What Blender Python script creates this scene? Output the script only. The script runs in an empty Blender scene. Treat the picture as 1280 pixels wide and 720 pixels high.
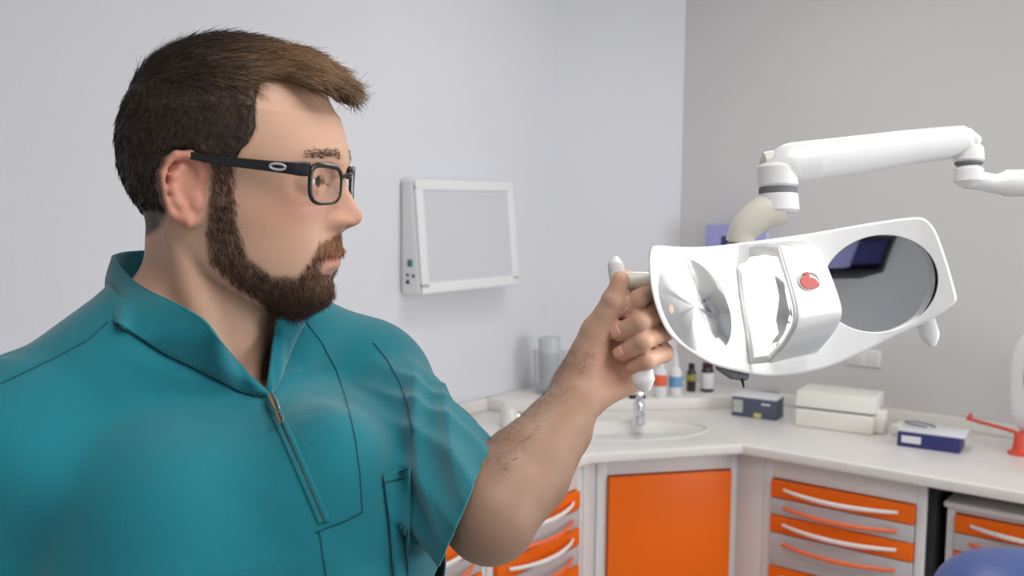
import bpy, bmesh, math, random
import numpy as np
from mathutils import Vector, Matrix, Euler, noise
from mathutils.geometry import delaunay_2d_cdt
random.seed(7); np.random.seed(7)
SC = bpy.context.scene
COL = SC.collection
PI = math.pi
def srgb(r, g, b):
    f = lambda c: (c/255/12.92) if c/255 <= 0.04045 else ((c/255+0.055)/1.055)**2.4
    return (f(r), f(g), f(b), 1.0)

# ------------------------------------------------------------------ camera
FPX, PITCH, ROLL, YAW, EYE = 1238.3, 0.09139, 0.010648, 0.658528, 1.65
def _rot():
    cy, sy = math.cos(YAW), math.sin(YAW); cp, sp = math.cos(PITCH), math.sin(PITCH); cr, sr = math.cos(ROLL), math.sin(ROLL)
    Ry = np.array([[cy,0,sy],[0,1,0],[-sy,0,cy]]); Rx = np.array([[1,0,0],[0,cp,-sp],[0,sp,cp]]); Rz = np.array([[cr,-sr,0],[sr,cr,0],[0,0,1]])
    return Rz@Rx@Ry
CM = _rot()
def cam_dir(v):                       # camera axes (right, down, forward) to world
    w = CM.T @ np.array(v, float); return Vector((w[0], w[2], -w[1]))
cam_data = bpy.data.cameras.new('camera'); cam = bpy.data.objects.new('camera', cam_data); COL.objects.link(cam)
cam_data.sensor_width = 36; cam_data.lens = FPX*36/1280; cam_data.clip_start = 0.02; cam_data.clip_end = 60
rx, up, bk = cam_dir((1,0,0)), cam_dir((0,-1,0)), cam_dir((0,0,-1))
cam.matrix_world = Matrix(((rx.x,up.x,bk.x,0),(rx.y,up.y,bk.y,0),(rx.z,up.z,bk.z,EYE),(0,0,0,1)))
cam_data.dof.use_dof = True; cam_data.dof.focus_distance = 0.92; cam_data.dof.aperture_fstop = 9
SC.camera = cam
# survey of the place: where a sight line from the eye point meets a level or a wall
def sight(px, py): return cam_dir(((px-640)/FPX, (py-360)/FPX, 1.0))
def at_depth(px, py, d): return Vector((0,0,EYE)) + sight(px, py)*d

# ------------------------------------------------------------------ light, world, exposure
SC.view_settings.view_transform = 'Standard'; SC.view_settings.look = 'None'
SC.view_settings.exposure = 0.0; SC.view_settings.gamma = 1.0; SC.view_settings.use_curve_mapping = False
world = bpy.data.worlds.new('room_world'); SC.world = world; world.use_nodes = True
world.node_tree.nodes['Background'].inputs[0].default_value = (0.80, 0.88, 1.0, 1); world.node_tree.nodes['Background'].inputs[1].default_value = 1.0
def area_light(name, loc, target, sx, sy, power, color=(1,1,1)):
    l = bpy.data.lights.new(name, 'AREA'); l.shape = 'RECTANGLE'; l.size = sx; l.size_y = sy; l.energy = power; l.color = color
    o = bpy.data.objects.new(name, l); COL.objects.link(o); o.location = loc
    o.rotation_euler = (Vector(target)-Vector(loc)).to_track_quat('-Z', 'Y').to_euler(); return o
area_light('window_daylight', (2.12, 2.3, 1.5), (-1.5, 1.6, 0.8), 1.6, 1.4, 37, (0.97, 0.98, 1.0))
area_light('ceiling_panel_light', (0.5, 0.6, 2.66), (0.5, 0.6, 0), 1.6, 1.2, 22, (1.0, 0.98, 0.95))
area_light('ceiling_panel_light', (-1.0, 2.3, 2.66), (-1.0, 2.3, 0), 0.6, 0.6, 9, (1.0, 0.98, 0.95))

# ------------------------------------------------------------------ helpers
def tag(o, label=None, cat=None, group=None, kind=None):
    if label: o['label'] = label
    if cat: o['category'] = cat
    if group: o['group'] = group
    if kind: o['kind'] = kind
    return o
def empty(name, loc, rz=0, label=None, cat=None, group=None):
    o = bpy.data.objects.new(name, None); COL.objects.link(o); o.location = loc; o.rotation_euler = (0,0,rz); o.empty_display_size = 0.05
    return tag(o, label, cat, group)
def material(name, color, rough=0.5, metal=0.0, spec=0.5, coat=0.0, trans=0.0, ior=1.45, emis=None, estr=0.0, bump=0.0, bscale=60, var=0.0, vscale=4, sss=0.0, alpha=1.0):
    m = bpy.data.materials.new(name); m.use_nodes = True; nt = m.node_tree; b = nt.nodes['Principled BSDF']
    b.inputs['Base Color'].default_value = color; b.inputs['Roughness'].default_value = rough; b.inputs['Metallic'].default_value = metal
    b.inputs['Specular IOR Level'].default_value = spec; b.inputs['Coat Weight'].default_value = coat; b.inputs['Transmission Weight'].default_value = trans
    b.inputs['IOR'].default_value = ior; b.inputs['Alpha'].default_value = alpha
    if sss: b.inputs['Subsurface Weight'].default_value = sss; b.inputs['Subsurface Radius'].default_value = (0.010, 0.004, 0.002); b.inputs['Subsurface Scale'].default_value = 1.0
    if emis: b.inputs['Emission Color'].default_value = emis; b.inputs['Emission Strength'].default_value = estr
    tc = nt.nodes.new('ShaderNodeTexCoord')
    if var:
        n = nt.nodes.new('ShaderNodeTexNoise'); n.inputs['Scale'].default_value = vscale; n.inputs['Detail'].default_value = 4
        nt.links.new(tc.outputs['Object'], n.inputs['Vector'])
        r = nt.nodes.new('ShaderNodeMapRange'); r.inputs['From Min'].default_value = .3; r.inputs['From Max'].default_value = .7
        r.inputs['To Min'].default_value = 1-var; r.inputs['To Max'].default_value = 1+var
        mx = nt.nodes.new('ShaderNodeVectorMath'); mx.operation = 'SCALE'; mx.inputs[0].default_value = color[:3]
        nt.links.new(n.outputs['Fac'], r.inputs['Value']); nt.links.new(r.outputs['Result'], mx.inputs['Scale']); nt.links.new(mx.outputs[0], b.inputs['Base Color'])
    if bump:
        n = nt.nodes.new('ShaderNodeTexNoise'); n.inputs['Scale'].default_value = bscale; n.inputs['Detail'].default_value = 5
        nt.links.new(tc.outputs['Object'], n.inputs['Vector'])
        bp = nt.nodes.new('ShaderNodeBump'); bp.inputs['Strength'].default_value = bump; bp.inputs['Distance'].default_value = 0.002
        nt.links.new(n.outputs['Fac'], bp.inputs['Height']); nt.links.new(bp.outputs['Normal'], b.inputs['Normal'])
    return m
M = dict(
 wall_l=material('painted_wall', srgb(226,227,232), .75, bump=.25, bscale=180, var=.012, vscale=1.5),
 wall_r=material('grey_painted_wall', srgb(214,212,211), .75, bump=.25, bscale=180, var=.012, vscale=1.5),
 ceiling=material('ceiling_paint', srgb(235,235,233), .85, bump=.2, bscale=150),
 floor=material('vinyl_floor', srgb(205,204,200), .45, var=.05, vscale=9),
 white=material('white_laminate', srgb(232,232,231), .42, var=.01),
 worktop=material('solid_surface_worktop', srgb(236,232,227), .33, coat=.15, var=.012, vscale=8),
 orange=material('orange_laminate', srgb(255,114,18), .38, spec=.3, var=.015),
 grey=material('pale_grey_laminate', srgb(200,199,200), .42, var=.01),
 handle_w=material('white_handle', srgb(243,240,235), .3),
 handle_o=material('orange_handle', srgb(252,120,68), .3),
 dark=material('dark_void', srgb(40,40,42), .8, var=.05),
 chrome=material('chrome', (.8,.8,.82,1), .12, 1.0, bump=.02, bscale=30),
 steel=material('brushed_steel', (.5,.5,.52,1), .35, 1.0, var=.04, vscale=20),
 plastic=material('white_abs_plastic', srgb(240,240,240), .28, coat=.3, var=.006),
 plastic2=material('ivory_plastic', srgb(232,230,225), .35, coat=.2, var=.006),
 shadegrey=material('grey_rubber', srgb(120,122,126), .6, var=.03),
 black=material('black_plastic', srgb(28,28,30), .35, var=.05),
 blue=material('deep_blue_card', srgb(52,54,112), .5, var=.04, vscale=20),
 bluegrey=material('slate_blue_card', srgb(86,92,112), .5, var=.05, vscale=20),
 lilac=material('lilac_blue_card', srgb(168,168,222), .5, var=.05, vscale=20),
 cream=material('cream_card', srgb(240,238,228), .55, var=.015, vscale=10),
 paper=material('white_paper', srgb(232,232,236), .6, var=.02),
 yellow=material('yellow_print', srgb(215,205,120), .55, var=.06),
 coral=material('coral_red_plastic', srgb(228,88,70), .35, var=.02),
 amber=material('amber_glass', srgb(38,26,22), .12, coat=.6, var=.1),
 navy_vinyl=material('blue_vinyl_upholstery', srgb(78,98,160), .4, bump=.2, bscale=300, var=.02),
)
def link_mesh(name, me, mat, parent=None):
    o = bpy.data.objects.new(name, me); COL.objects.link(o)
    if mat is not None and not me.materials: me.materials.append(mat)
    if parent is not None: o.parent = parent
    return o
class MB:
    def __init__(s): s.bm = bmesh.new()
    def box(s, x0, x1, y0, y1, z0, z1, bev=0.0, seg=2, mtx=None):
        b = bmesh.new(); bmesh.ops.create_cube(b, size=1)
        bmesh.ops.scale(b, vec=(x1-x0, y1-y0, z1-z0), verts=b.verts); bmesh.ops.translate(b, vec=((x0+x1)/2,(y0+y1)/2,(z0+z1)/2), verts=b.verts)
        if bev: bmesh.ops.bevel(b, geom=b.edges[:], offset=bev, segments=seg, affect='EDGES', profile=.5, clamp_overlap=True)
        return s._add(b, mtx)
    def _add(s, b, mtx=None):
        if mtx is not None: bmesh.ops.transform(b, matrix=mtx, verts=b.verts)
        me = bpy.data.meshes.new('tmp'); b.to_mesh(me); b.free(); s.bm.from_mesh(me); bpy.data.meshes.remove(me); return s
    def prism(s, pts, z0, z1, bev=0.0, seg=2, mtx=None):      # outline in xy, extruded along z
        b = bmesh.new(); f = b.faces.new([b.verts.new((p[0],p[1],z0)) for p in pts])
        r = bmesh.ops.extrude_face_region(b, geom=[f]); bmesh.ops.translate(b, vec=(0,0,z1-z0), verts=[v for v in r['geom'] if isinstance(v, bmesh.types.BMVert)])
        bmesh.ops.recalc_face_normals(b, faces=b.faces[:])
        if bev: bmesh.ops.bevel(b, geom=b.edges[:], offset=bev, segments=seg, affect='EDGES', profile=.5, clamp_overlap=True)
        return s._add(b, mtx)
    def lathe(s, prof, n=32, mtx=None, cap=True):             # (r, z) pairs about z
        b = bmesh.new(); rings = []
        for r, z in prof:
            rings.append([b.verts.new((max(r,1e-5)*math.cos(2*PI*k/n), max(r,1e-5)*math.sin(2*PI*k/n), z)) for k in range(n)])
        for a, c in zip(rings, rings[1:]):
            for k in range(n): b.faces.new((a[k], a[(k+1)%n], c[(k+1)%n], c[k]))
        if cap: b.faces.new(rings[0][::-1]); b.faces.new(rings[-1])
        bmesh.ops.recalc_face_normals(b, faces=b.faces[:])
        return s._add(b, mtx)
    def tube(s, pts, rad, n=12, cap=True, flat=1.0, upv=(0,0,1), mtx=None):   # swept along pts; rad a number or list; flat squashes along the up side
        pts = [Vector(p) for p in pts]; rs = rad if isinstance(rad, (list,tuple)) else [rad]*len(pts)
        b = bmesh.new(); rings = []; U = Vector(upv)
        for i, p in enumerate(pts):
            t = (pts[min(i+1,len(pts)-1)]-pts[max(i-1,0)]).normalized()
            sd = t.cross(U)
            if sd.length < 1e-3: sd = t.cross(Vector((1,0,0)))
            sd.normalize(); w = sd.cross(t).normalized()
            rings.append([b.verts.new(p + sd*rs[i]*math.cos(2*PI*k/n) + w*rs[i]*flat*math.sin(2*PI*k/n)) for k in range(n)])
        for a, c in zip(rings, rings[1:]):
            for k in range(n): b.faces.new((a[k], a[(k+1)%n], c[(k+1)%n], c[k]))
        if cap: b.faces.new(rings[0][::-1]); b.faces.new(rings[-1])
        bmesh.ops.recalc_face_normals(b, faces=b.faces[:])
        return s._add(b, mtx)
    def loft(s, rings, closed=True, cap=True, mtx=None):
        b = bmesh.new(); R = [[b.verts.new(p) for p in r] for r in rings]; n = len(R[0])
        for a, c in zip(R, R[1:]):
            for k in range(n if closed else n-1): b.faces.new((a[k], a[(k+1)%n], c[(k+1)%n], c[k]))
        if cap: b.faces.new(R[0][::-1]); b.faces.new(R[-1])
        bmesh.ops.recalc_face_normals(b, faces=b.faces[:])
        return s._add(b, mtx)
    def build(s, name, mat, parent=None, smooth=True, sub=0):
        me = bpy.data.meshes.new(name); s.bm.to_mesh(me); s.bm.free()
        o = link_mesh(name, me, mat, parent)
        if smooth:
            me.shade_smooth() if hasattr(me,'shade_smooth') else None
            me.set_sharp_from_angle(angle=math.radians(38))
        if sub: md = o.modifiers.new('subdivision','SUBSURF'); md.levels = sub; md.render_levels = sub
        return o
def bez(p, n=24):                                              # smooth path through control points (Catmull-Rom)
    p = [Vector(q) for q in p]; p = [p[0]*2-p[1]]+p+[p[-1]*2-p[-2]]; out = []
    m = len(p)-3
    for i in range(m):
        for k in range(n if i < m-1 else n+1):
            t = k/n; a,b,c,d = p[i:i+4]
            out.append(0.5*((2*b)+(c-a)*t+(2*a-5*b+4*c-d)*t*t+(3*b-a-3*c+d)*t**3))
    return out
def lerp_tab(tab, x):
    xs = [t[0] for t in tab]; return [float(np.interp(x, xs, [t[j] for t in tab])) for j in range(1, len(tab[0]))]

# ------------------------------------------------------------------ the room
XL, YR, XC, YC, CEIL = -2.2, 3.47, -1.857, 3.089, 2.7
T = 0.1
def struct(name, mb, mat): return tag(mb.build(name, mat, smooth=False), kind='structure')
struct('floor', MB().box(-2.4, 2.4, -2.2, 3.7, -0.1, 0), M['floor'])
struct('ceiling', MB().box(-2.4, 2.4, -2.2, 3.7, CEIL, CEIL+.1), M['ceiling'])
struct('wall_left', MB().prism([(XL,-2.2),(XL,YC),(XL-T,YC+.05),(XL-T,-2.2)], 0, CEIL), M['wall_l'])
struct('wall_corner', MB().prism([(XL,YC),(XC,YR),(XC-.07,YR+.07),(XL-.1,YC+.05)], 0, CEIL), M['wall_l'])
struct('wall_right', MB().prism([(XC,YR),(2.3,YR),(2.3,YR+T),(XC-.07,YR+T)], 0, CEIL), M['wall_r'])
# window wall to the right of the camera, rear wall behind it, each with its opening
def holed_wall(name, axis, c, a0, a1, h0, h1, z0, z1, mat):
    mb = MB()
    for (p, q, zz0, zz1) in ((a0,h0,0,CEIL),(h1,a1,0,CEIL),(h0,h1,0,z0),(h0,h1,z1,CEIL)):
        if axis == 'x': mb.box(c, c+T, p, q, zz0, zz1)
        else: mb.box(p, q, c-T, c, zz0, zz1)
    return struct(name, mb, mat)
holed_wall('wall_window', 'x', 2.2, -2.2, YR, 1.5, 3.1, .85, 2.3, M['wall_l'])
struct('wall_rear', MB().box(-2.3,2.3,-2.1,-2.0,0,CEIL), M['wall_l'])
mglass = material('window_glass', (1,1,1,1), .0, trans=1.0, ior=1.1)
f = MB(); f.box(2.22,2.28,1.5,1.56,.85,2.3,.005).box(2.22,2.28,3.04,3.1,.85,2.3,.005).box(2.22,2.28,1.56,3.04,.85,.91,.005).box(2.22,2.28,1.56,3.04,2.24,2.3,.005).box(2.22,2.28,2.27,2.33,.91,2.24,.005)
w = struct('window_1', f, M['white']); MB().box(2.245,2.25,1.56,3.04,.91,2.24).build('pane', mglass, w)

# ------------------------------------------------------------------ the far side of the room, seen only in the lamp's mirror
t = empty('wall_shelf', (2.2, -.15, .87), PI/2, 'dark open wall shelf holding blue boxes, visible only as a reflection in the lamp', 'shelf')
MB().box(0,.62,.002,.28,0,.025,.002).box(0,.62,.002,.28,.28,.305,.002).box(0,.02,.002,.28,.025,.28).box(.60,.62,.002,.28,.025,.28).build('frame', M['dark'], t)
MB().box(.02,.60,.002,.012,.025,.28).build('back_panel', M['dark'], t)
for k,(y0,w_,h_,mt_,lb_) in enumerate(((.03,.16,.20,M['blue'],'dark blue box on the reflected shelf, right of the lilac box'),(.205,.17,.225,M['lilac'],'lilac box on the reflected shelf, between a dark blue and a slate box'),(.39,.17,.19,M['bluegrey'],'slate blue box on the reflected shelf, left of the lilac box'))):
    o = tag(MB().box(1.94,2.15,-.15+y0,-.15+y0+w_,.8955,.8955+h_,.004).build('storage_box', mt_), lb_, 'box')

# ------------------------------------------------------------------ fitted furniture
def arched_handle(x0, x1, z, mat, parent, out=.034, r=.0055):
    pts = []
    for k in range(17):
        t = k/16; s_ = math.sin(PI*t)
        pts.append((x0+(x1-x0)*t, -.004-out*s_**.8, z-.004*s_))
    rs = [r*(.75+.25*math.sin(PI*k/16)) for k in range(17)]
    return MB().tube(pts, rs, 10, flat=1.25).build('handle', mat, parent)
def drawer_cabinet(name, loc, rz, W, D, top, bot, side, head, stack, label, cat, group=None, plinth=True, cap=0.0):
    """front at y=0, drawers facing -y; stack = list of (height, colour)"""
    t = empty(name, (loc[0], loc[1], 0), rz, label, cat, group)
    mb = MB()
    mb.box(0, side, .002, D, bot, top, .002).box(W-side, W, .002, D, bot, top, .002).box(side, W-side, .002, D, top-head, top, .002)
    mb.box(side, W-side, D-.02, D, bot, top-head).box(side, W-side, .002, D, bot, bot+.02)
    mb.build('carcass', M['white'], t)
    if plinth: MB().box(.02, W-.02, .06, D-.03, 0, bot, .002).build('plinth', M['white'], t)
    if cap: MB().box(-.008, W+.008, -.012, D, top, top+cap, .006, 3).build('top_panel', M['white'], t)
    z = top-head-.002
    for h, c in stack:
        dr = MB().box(side+.002, W-side-.002, -.012, .012, z-h+.0015, z-.0015, .0025).build('drawer', M['orange' if c == 'o' else 'grey'], t)
        arched_handle(side+.045, W-side-.045, z-h*.5+.002 if h < .07 else z-.03, M['handle_w' if c == 'o' else 'handle_o'], dr).location = (0,-.012,0)
        z -= h
    return t
stackA = [(.057,'o'),(.053,'g'),(.056,'o'),(.105,'g'),(.105,'o'),(.105,'g'),(.17,'o')]
FZ = .862
drawer_cabinet('drawer_cabinet', (-1.218, 2.862), 0, .482, .58, FZ, .095, .027, .064, stackA, 'white cabinet with orange and grey drawers, between the sink cupboard and the dark knee space', 'cabinet', 'fitted drawer cabinets')
tag(MB().box(-.733,-.715,2.872,3.44,.0,.862,.001).build('shade_panel', M['dark']), 'added dark panel, standing in for shade, between the orange-and-grey drawer cabinet and the knee space', 'panel')  # added over the white cabinet side; shade of the gap put into its colour
tag(MB().box(-.71,.98,3.44,3.455,.0,.862,.001).build('shade_board', M['dark']), 'added dark board, standing in for shade, at the back of the knee space behind the drawer unit', 'panel')  # added board, its dark colour stands in for the shade under the worktop
stackB = [(.057,'o'),(.053,'g'),(.056,'o'),(.057,'g'),(.105,'o'),(.105,'g'),(.22,'o')]
drawer_cabinet('drawer_cabinet', (-1.586, 1.958), PI/2, .445, .58, FZ, .095, .027, .064, stackB, 'white cabinet with orange and grey drawers along the left wall, partly behind the raised forearm', 'cabinet', 'fitted drawer cabinets')
drawer_cabinet('drawer_cabinet', (-1.586, 1.508), PI/2, .445, .58, FZ, .095, .027, .064, stackB, 'white cabinet with an orange top drawer showing just below the elbow at the tunic edge', 'cabinet', 'fitted drawer cabinets')
stackC = [(.052,'o'),(.052,'g'),(.055,'o'),(.10,'g'),(.10,'o'),(.17,'g')]
drawer_cabinet('drawer_cart', (-.69, 2.90), 0, .46, .50, .798, .07, .022, .012, stackC, 'low drawer unit with orange and grey fronts tucked under the worktop in the dark recess', 'drawer unit', None, True, .018)
# sink cupboard set across the corner
A = Vector((-1.602, 2.527, 0)); B = Vector((-1.316, 2.881, 0)); dv = (B-A); Wd = dv.length; ang = math.atan2(dv.y, dv.x)
sk = empty('sink_cabinet', A, ang, 'white corner cupboard with one plain orange door under the wash basin', 'cupboard')
mb = MB(); mb.box(-.012,.022,.002,.3,.095,FZ,.002).box(Wd-.022,Wd+.004,.002,.3,.095,FZ,.002).box(.022,Wd-.022,.002,.3,FZ-.062,FZ,.002).box(.022,Wd-.022,.28,.3,.095,FZ).box(.022,Wd-.022,.002,.3,.095,.115)
mb.build('carcass', M['white'], sk)
MB().box(.02,Wd-.02,.06,.28,0,.095,.002).build('plinth', M['white'], sk)
MB().box(.024,Wd-.024,-.014,.006,.118,FZ-.065,.003).build('door', M['orange'], sk)
# filler panels that close the angles left and right of the sink cupboard
def filler(p, q, label):
    p, q = Vector(p+(0,)), Vector(q+(0,)); d = (q-p); t = tag(MB().box(0, d.length, 0, .016, .0, FZ, .002).build('filler_panel', M['white']), label, 'panel')
    t.location = p; t.rotation_euler = (0,0,math.atan2(d.y,d.x))
filler((-1.584, 2.410), (-1.618, 2.528), 'narrow white filler panel between sink cupboard and left drawer cabinet')
filler((-1.316, 2.8835), (-1.2195, 2.8635), 'shaded white filler panel between orange sink door and right drawer cabinet')

# worktop, one slab running round the corner, with an oval opening for the basin
FR = [(-1.565,.2),(-1.565,2.415),(-1.270,2.812),(1.0,2.812)]
outer = [(XL,.2)]+FR+[(1.0,YR),(XC,YR),(XL,YC)]
bc = Vector((-1.625, 2.735)); bu = Vector((math.cos(ang), math.sin(ang))); bv = Vector((-bu.y, bu.x)); BA, BB = .262, .135
def ell(a, b, n=48): return [bc+bu*a*math.cos(2*PI*k/n)+bv*b*math.sin(2*PI*k/n) for k in range(n)]
def slab(z0, z1):
    o = [Vector(p) for p in outer]; e = ell(BA, BB); vs = o+e
    edges = [(i,(i+1)%len(o)) for i in range(len(o))]+[(len(o)+i, len(o)+(i+1)%len(e)) for i in range(len(e))]
    V, E_, F_, ov, oe, of = delaunay_2d_cdt(vs, edges, [], 1, 1e-6)
    bm = bmesh.new(); vv = [bm.verts.new((v.x, v.y, z1)) for v in V]
    for fc in F_:
        c = sum((V[i] for i in fc), Vector((0,0)))/len(fc); d = c-bc
        if (d.dot(bu)/BA)**2+(d.dot(bv)/BB)**2 < 1: continue
        bm.faces.new([vv[i] for i in fc])
    bmesh.ops.dissolve_limit(bm, angle_limit=.01, verts=bm.verts[:], edges=bm.edges[:], delimit=set())
    r = bmesh.ops.extrude_face_region(bm, geom=bm.faces[:]); bmesh.ops.translate(bm, vec=(0,0,z0-z1), verts=[v for v in r['geom'] if isinstance(v, bmesh.types.BMVert)])
    bmesh.ops.recalc_face_normals(bm, faces=bm.faces[:])
    es = [e for e in bm.edges if len(e.link_faces)==2 and e.calc_face_angle(0) > .5 and abs(e.verts[0].co.z-e.verts[1].co.z)<1e-4]
    bmesh.ops.bevel(bm, geom=es, offset=.007, segments=3, affect='EDGES', profile=.5, clamp_overlap=True)
    m = MB(); m.bm.free(); m.bm = bm; return m
wt = tag(slab(.866, .9).build('worktop', M['worktop']), 'pale solid worktop with raised back edge running round the corner above the orange cabinets', 'worktop')
# raised back edge: strip along both walls and the deep triangular shelf across the corner
n45 = Vector((bu.y, -bu.x)); LZ = .941
mb = MB(); mb.box(-1.5, 1.0, YR-.022, YR-.001, .9, LZ, .003).box(XL+.001, XL+.022, .2, 2.7, .9, LZ, .003)
mb.prism([(XL+.002,2.68),(-2.10,2.68),(-1.745,3.035),(-1.572,3.222),(-1.42,3.44),(-1.42,YR-.002),(XC,YR-.002),(XL+.002,YC)], .9, LZ, .004)
mb.build('splash_ledge', M['worktop'], wt)
# wash basin
bs = empty('wash_basin', (bc.x, bc.y, .9), ang, 'oval basin moulded into the worktop in the corner behind the wrist', 'basin')
mb = MB(); rings = []
for a, z in ((1.0,.0035),(1.0,-.004),(.96,-.012),(.9,-.05),(.78,-.10),(.5,-.135),(.15,-.142)):
    rings.append([(BA*a*math.cos(2*PI*k/48), BB*a*math.sin(2*PI*k/48), z) for k in range(48)])
rings.insert(0, [(BA*1.03*math.cos(2*PI*k/48), BB*1.045*math.sin(2*PI*k/48), .0) for k in range(48)])
mb.loft(rings, cap=False).build('bowl', M['worktop'], bs)
MB().lathe([(.0,-.1415),(.02,-.1415),(.022,-.139),(.012,-.1385),(0,-.1385)], 24, cap=False).build('drain', M['chrome'], bs)
# tap
tp = empty('tap', (-1.655, 2.838, .9), ang-PI/2-.25, 'small chrome lever tap standing behind the oval basin', 'tap')
MB().lathe([(.024,0),(.024,.008),(.019,.014),(.018,.055),(.020,.066),(.015,.076),(0.001,.078)], 24).build('body', M['chrome'], tp)
MB().tube(bez([(.0,0,.035),(.035,0,.046),(.07,0,.046),(.093,0,.036)],6), [.012]*7+[.0115]*6+[.011]*6, 14).build('spout', M['chrome'], tp)
MB().tube(bez([(-.004,0,.072),(.005,0,.088),(.03,0,.105),(.05,0,.112)],6), [.012]*6+[.0105]*7+[.007]*6, 12, flat=.6).build('lever', M['chrome'], tp)

# ------------------------------------------------------------------ light box on the left wall
lb = empty('x_ray_viewer', (XL, 2.262, 1.34), PI/2, 'white wall-mounted x-ray viewing light box with a pale square screen', 'light box')
LW, LH = .505, .366    # local x runs along the wall, -y away from it
def wedge(x0, x1, z0, z1, d_bot, d_top, bev):
    b = bmesh.new(); vs = [b.verts.new(p) for p in ((x0,0,z0),(x1,0,z0),(x1,0,z1),(x0,0,z1),(x0+.0,-d_bot,z0),(x1,-d_bot,z0),(x1,-d_top,z1),(x0,-d_top,z1))]
    for q in ((0,1,2,3),(4,7,6,5),(0,4,5,1),(3,2,6,7),(0,3,7,4),(1,5,6,2)): b.faces.new([vs[i] for i in q])
    bmesh.ops.recalc_face_normals(b, faces=b.faces[:]); bmesh.ops.bevel(b, geom=b.edges[:], offset=bev, segments=4, affect='EDGES', profile=.5, clamp_overlap=True)
    m = MB(); m.bm.free(); m.bm = b; return m
DB, DT = .088, .052
def lb_y(z): return -(DB+(DT-DB)*z/LH)
wedge(0, LW, 0, LH, DB, DT, .013).build('housing', M['plastic'], lb)
def frame_strip(x0,x1,z0,z1,w,th,bev):
    tilt = math.atan2(DB-DT, LH); m = MB()
    mt = Matrix.Translation((0,lb_y(0),0)) @ Matrix.Rotation(-tilt, 4, 'X')
    mt = Matrix.Translation((0,lb_y(0),0)) @ Matrix.Rotation(-tilt, 4, 'X')
    for a in ((x0,x1,-th,.002,z0,z0+w),(x0,x1,-th,.002,z1-w,z1),(x0,x0+w,-th,.002,z0+w*.5,z1-w*.5),(x1-w,x1,-th,.002,z0+w*.5,z1-w*.5)): m.box(*a, bev, 3, mt)
    return m, mt
m_, mt = frame_strip(.004, LW-.004, .004, LH-.002, .034, .009, .004); m_.build('front_frame', M['plastic'], lb)
MB().box(.036, LW-.036, -.0035, .001, .036, LH-.034, .001, 1, mt).build('screen', material('opal_screen', srgb(214,214,219), .35, var=.01), lb)
def on_side(name, y, z, r, mat, sq=False):
    m = MB()
    if sq: m.box(-.003,.002,y-r,y+r,z-r*1.15,z+r*1.15,.002)
    else: m.lathe([(r,0),(r,.003),(r*.8,.0045),(0.0005,.0045)], 16, Matrix.Translation((0.001,y,z)) @ Matrix.Rotation(-PI/2,4,'Y'))
    return m.build(name, mat, lb)
on_side('switch', -.043, .100, .010, material('green_switch', srgb(70,120,110), .4, var=.05), True)
on_side('knob', -.033, .062, .005, M['black']); on_side('knob', -.058, .060, .005, M['black']); on_side('knob', -.034, .040, .0068, M['black'])

# ------------------------------------------------------------------ things on the worktop
def bottle(loc, prof, label, cat, bands, group='bottles on the corner ledge'):
    t = empty('bottle', loc, 0, label, cat, group)
    for nm, pr, mt_ in bands: MB().lathe(pr, 28).build(nm, mt_, t)
    return t
orange_l = material('orange_label', srgb(242,110,78), .45, var=.04); blue_l = material('sky_blue_label', srgb(110,170,210), .45, var=.04)
wp = material('white_bottle_plastic', srgb(235,234,234), .35, var=.01)
bottle((-1.722,3.100,LZ), None, 'white bottle with a wide orange band, nearest to the hand', 'bottle',
  [('body',[(.0225,0),(.024,.003),(.024,.09),(.018,.100),(.011,.106)],wp),('label',[(.0243,.043),(.0246,.044),(.0246,.083),(.0243,.084)],orange_l),('cap',[(.011,.104),(.011,.13),(.009,.136),(.001,.137)],wp)])
bottle((-1.694,3.160,LZ), None, 'slim white bottle with a blue band and nozzle cap', 'bottle',
  [('body',[(.022,0),(.0235,.003),(.0235,.085),(.016,.102),(.010,.106)],wp),('label',[(.0238,.034),(.0241,.035),(.0241,.072),(.0238,.073)],blue_l),('cap',[(.011,.104),(.010,.125),(.006,.14),(.004,.158),(.001,.159)],wp)])
bottle((-1.690,3.275,LZ), None, 'small black bottle with a yellow emblem on its label', 'bottle',
  [('body',[(.016,0),(.0175,.002),(.0175,.07),(.012,.08),(.0085,.084)],M['amber']),('label',[(.0178,.040),(.018,.041),(.018,.064),(.0178,.065)],material('olive_yellow_label', srgb(150,148,66), .5, var=.25, vscale=60)),('cap',[(.0115,.080),(.0115,.104),(.001,.106)],M['black'])])
bottle((-1.645,3.315,LZ), None, 'dark brown glass jar with a pale paper label and dark cap', 'bottle',
  [('body',[(.022,0),(.0245,.003),(.0245,.075),(.019,.086),(.015,.09)],M['amber']),('label',[(.0248,.012),(.025,.013),(.025,.070),(.0248,.071)],M['paper']),('cap',[(.019,.086),(.0195,.088),(.0195,.106),(.001,.108)],material('maroon_cap', srgb(62,38,50), .4, var=.05))])
t = tag(MB().box(-.03,.03,-.012,.012,0,.012,.004).build('marker_pen_tray', M['black']), 'low dark tray on the ledge just left of the orange-banded bottle', 'tray'); t.location = (-1.775,3.03,LZ); t.rotation_euler=(0,0,ang)
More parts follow.
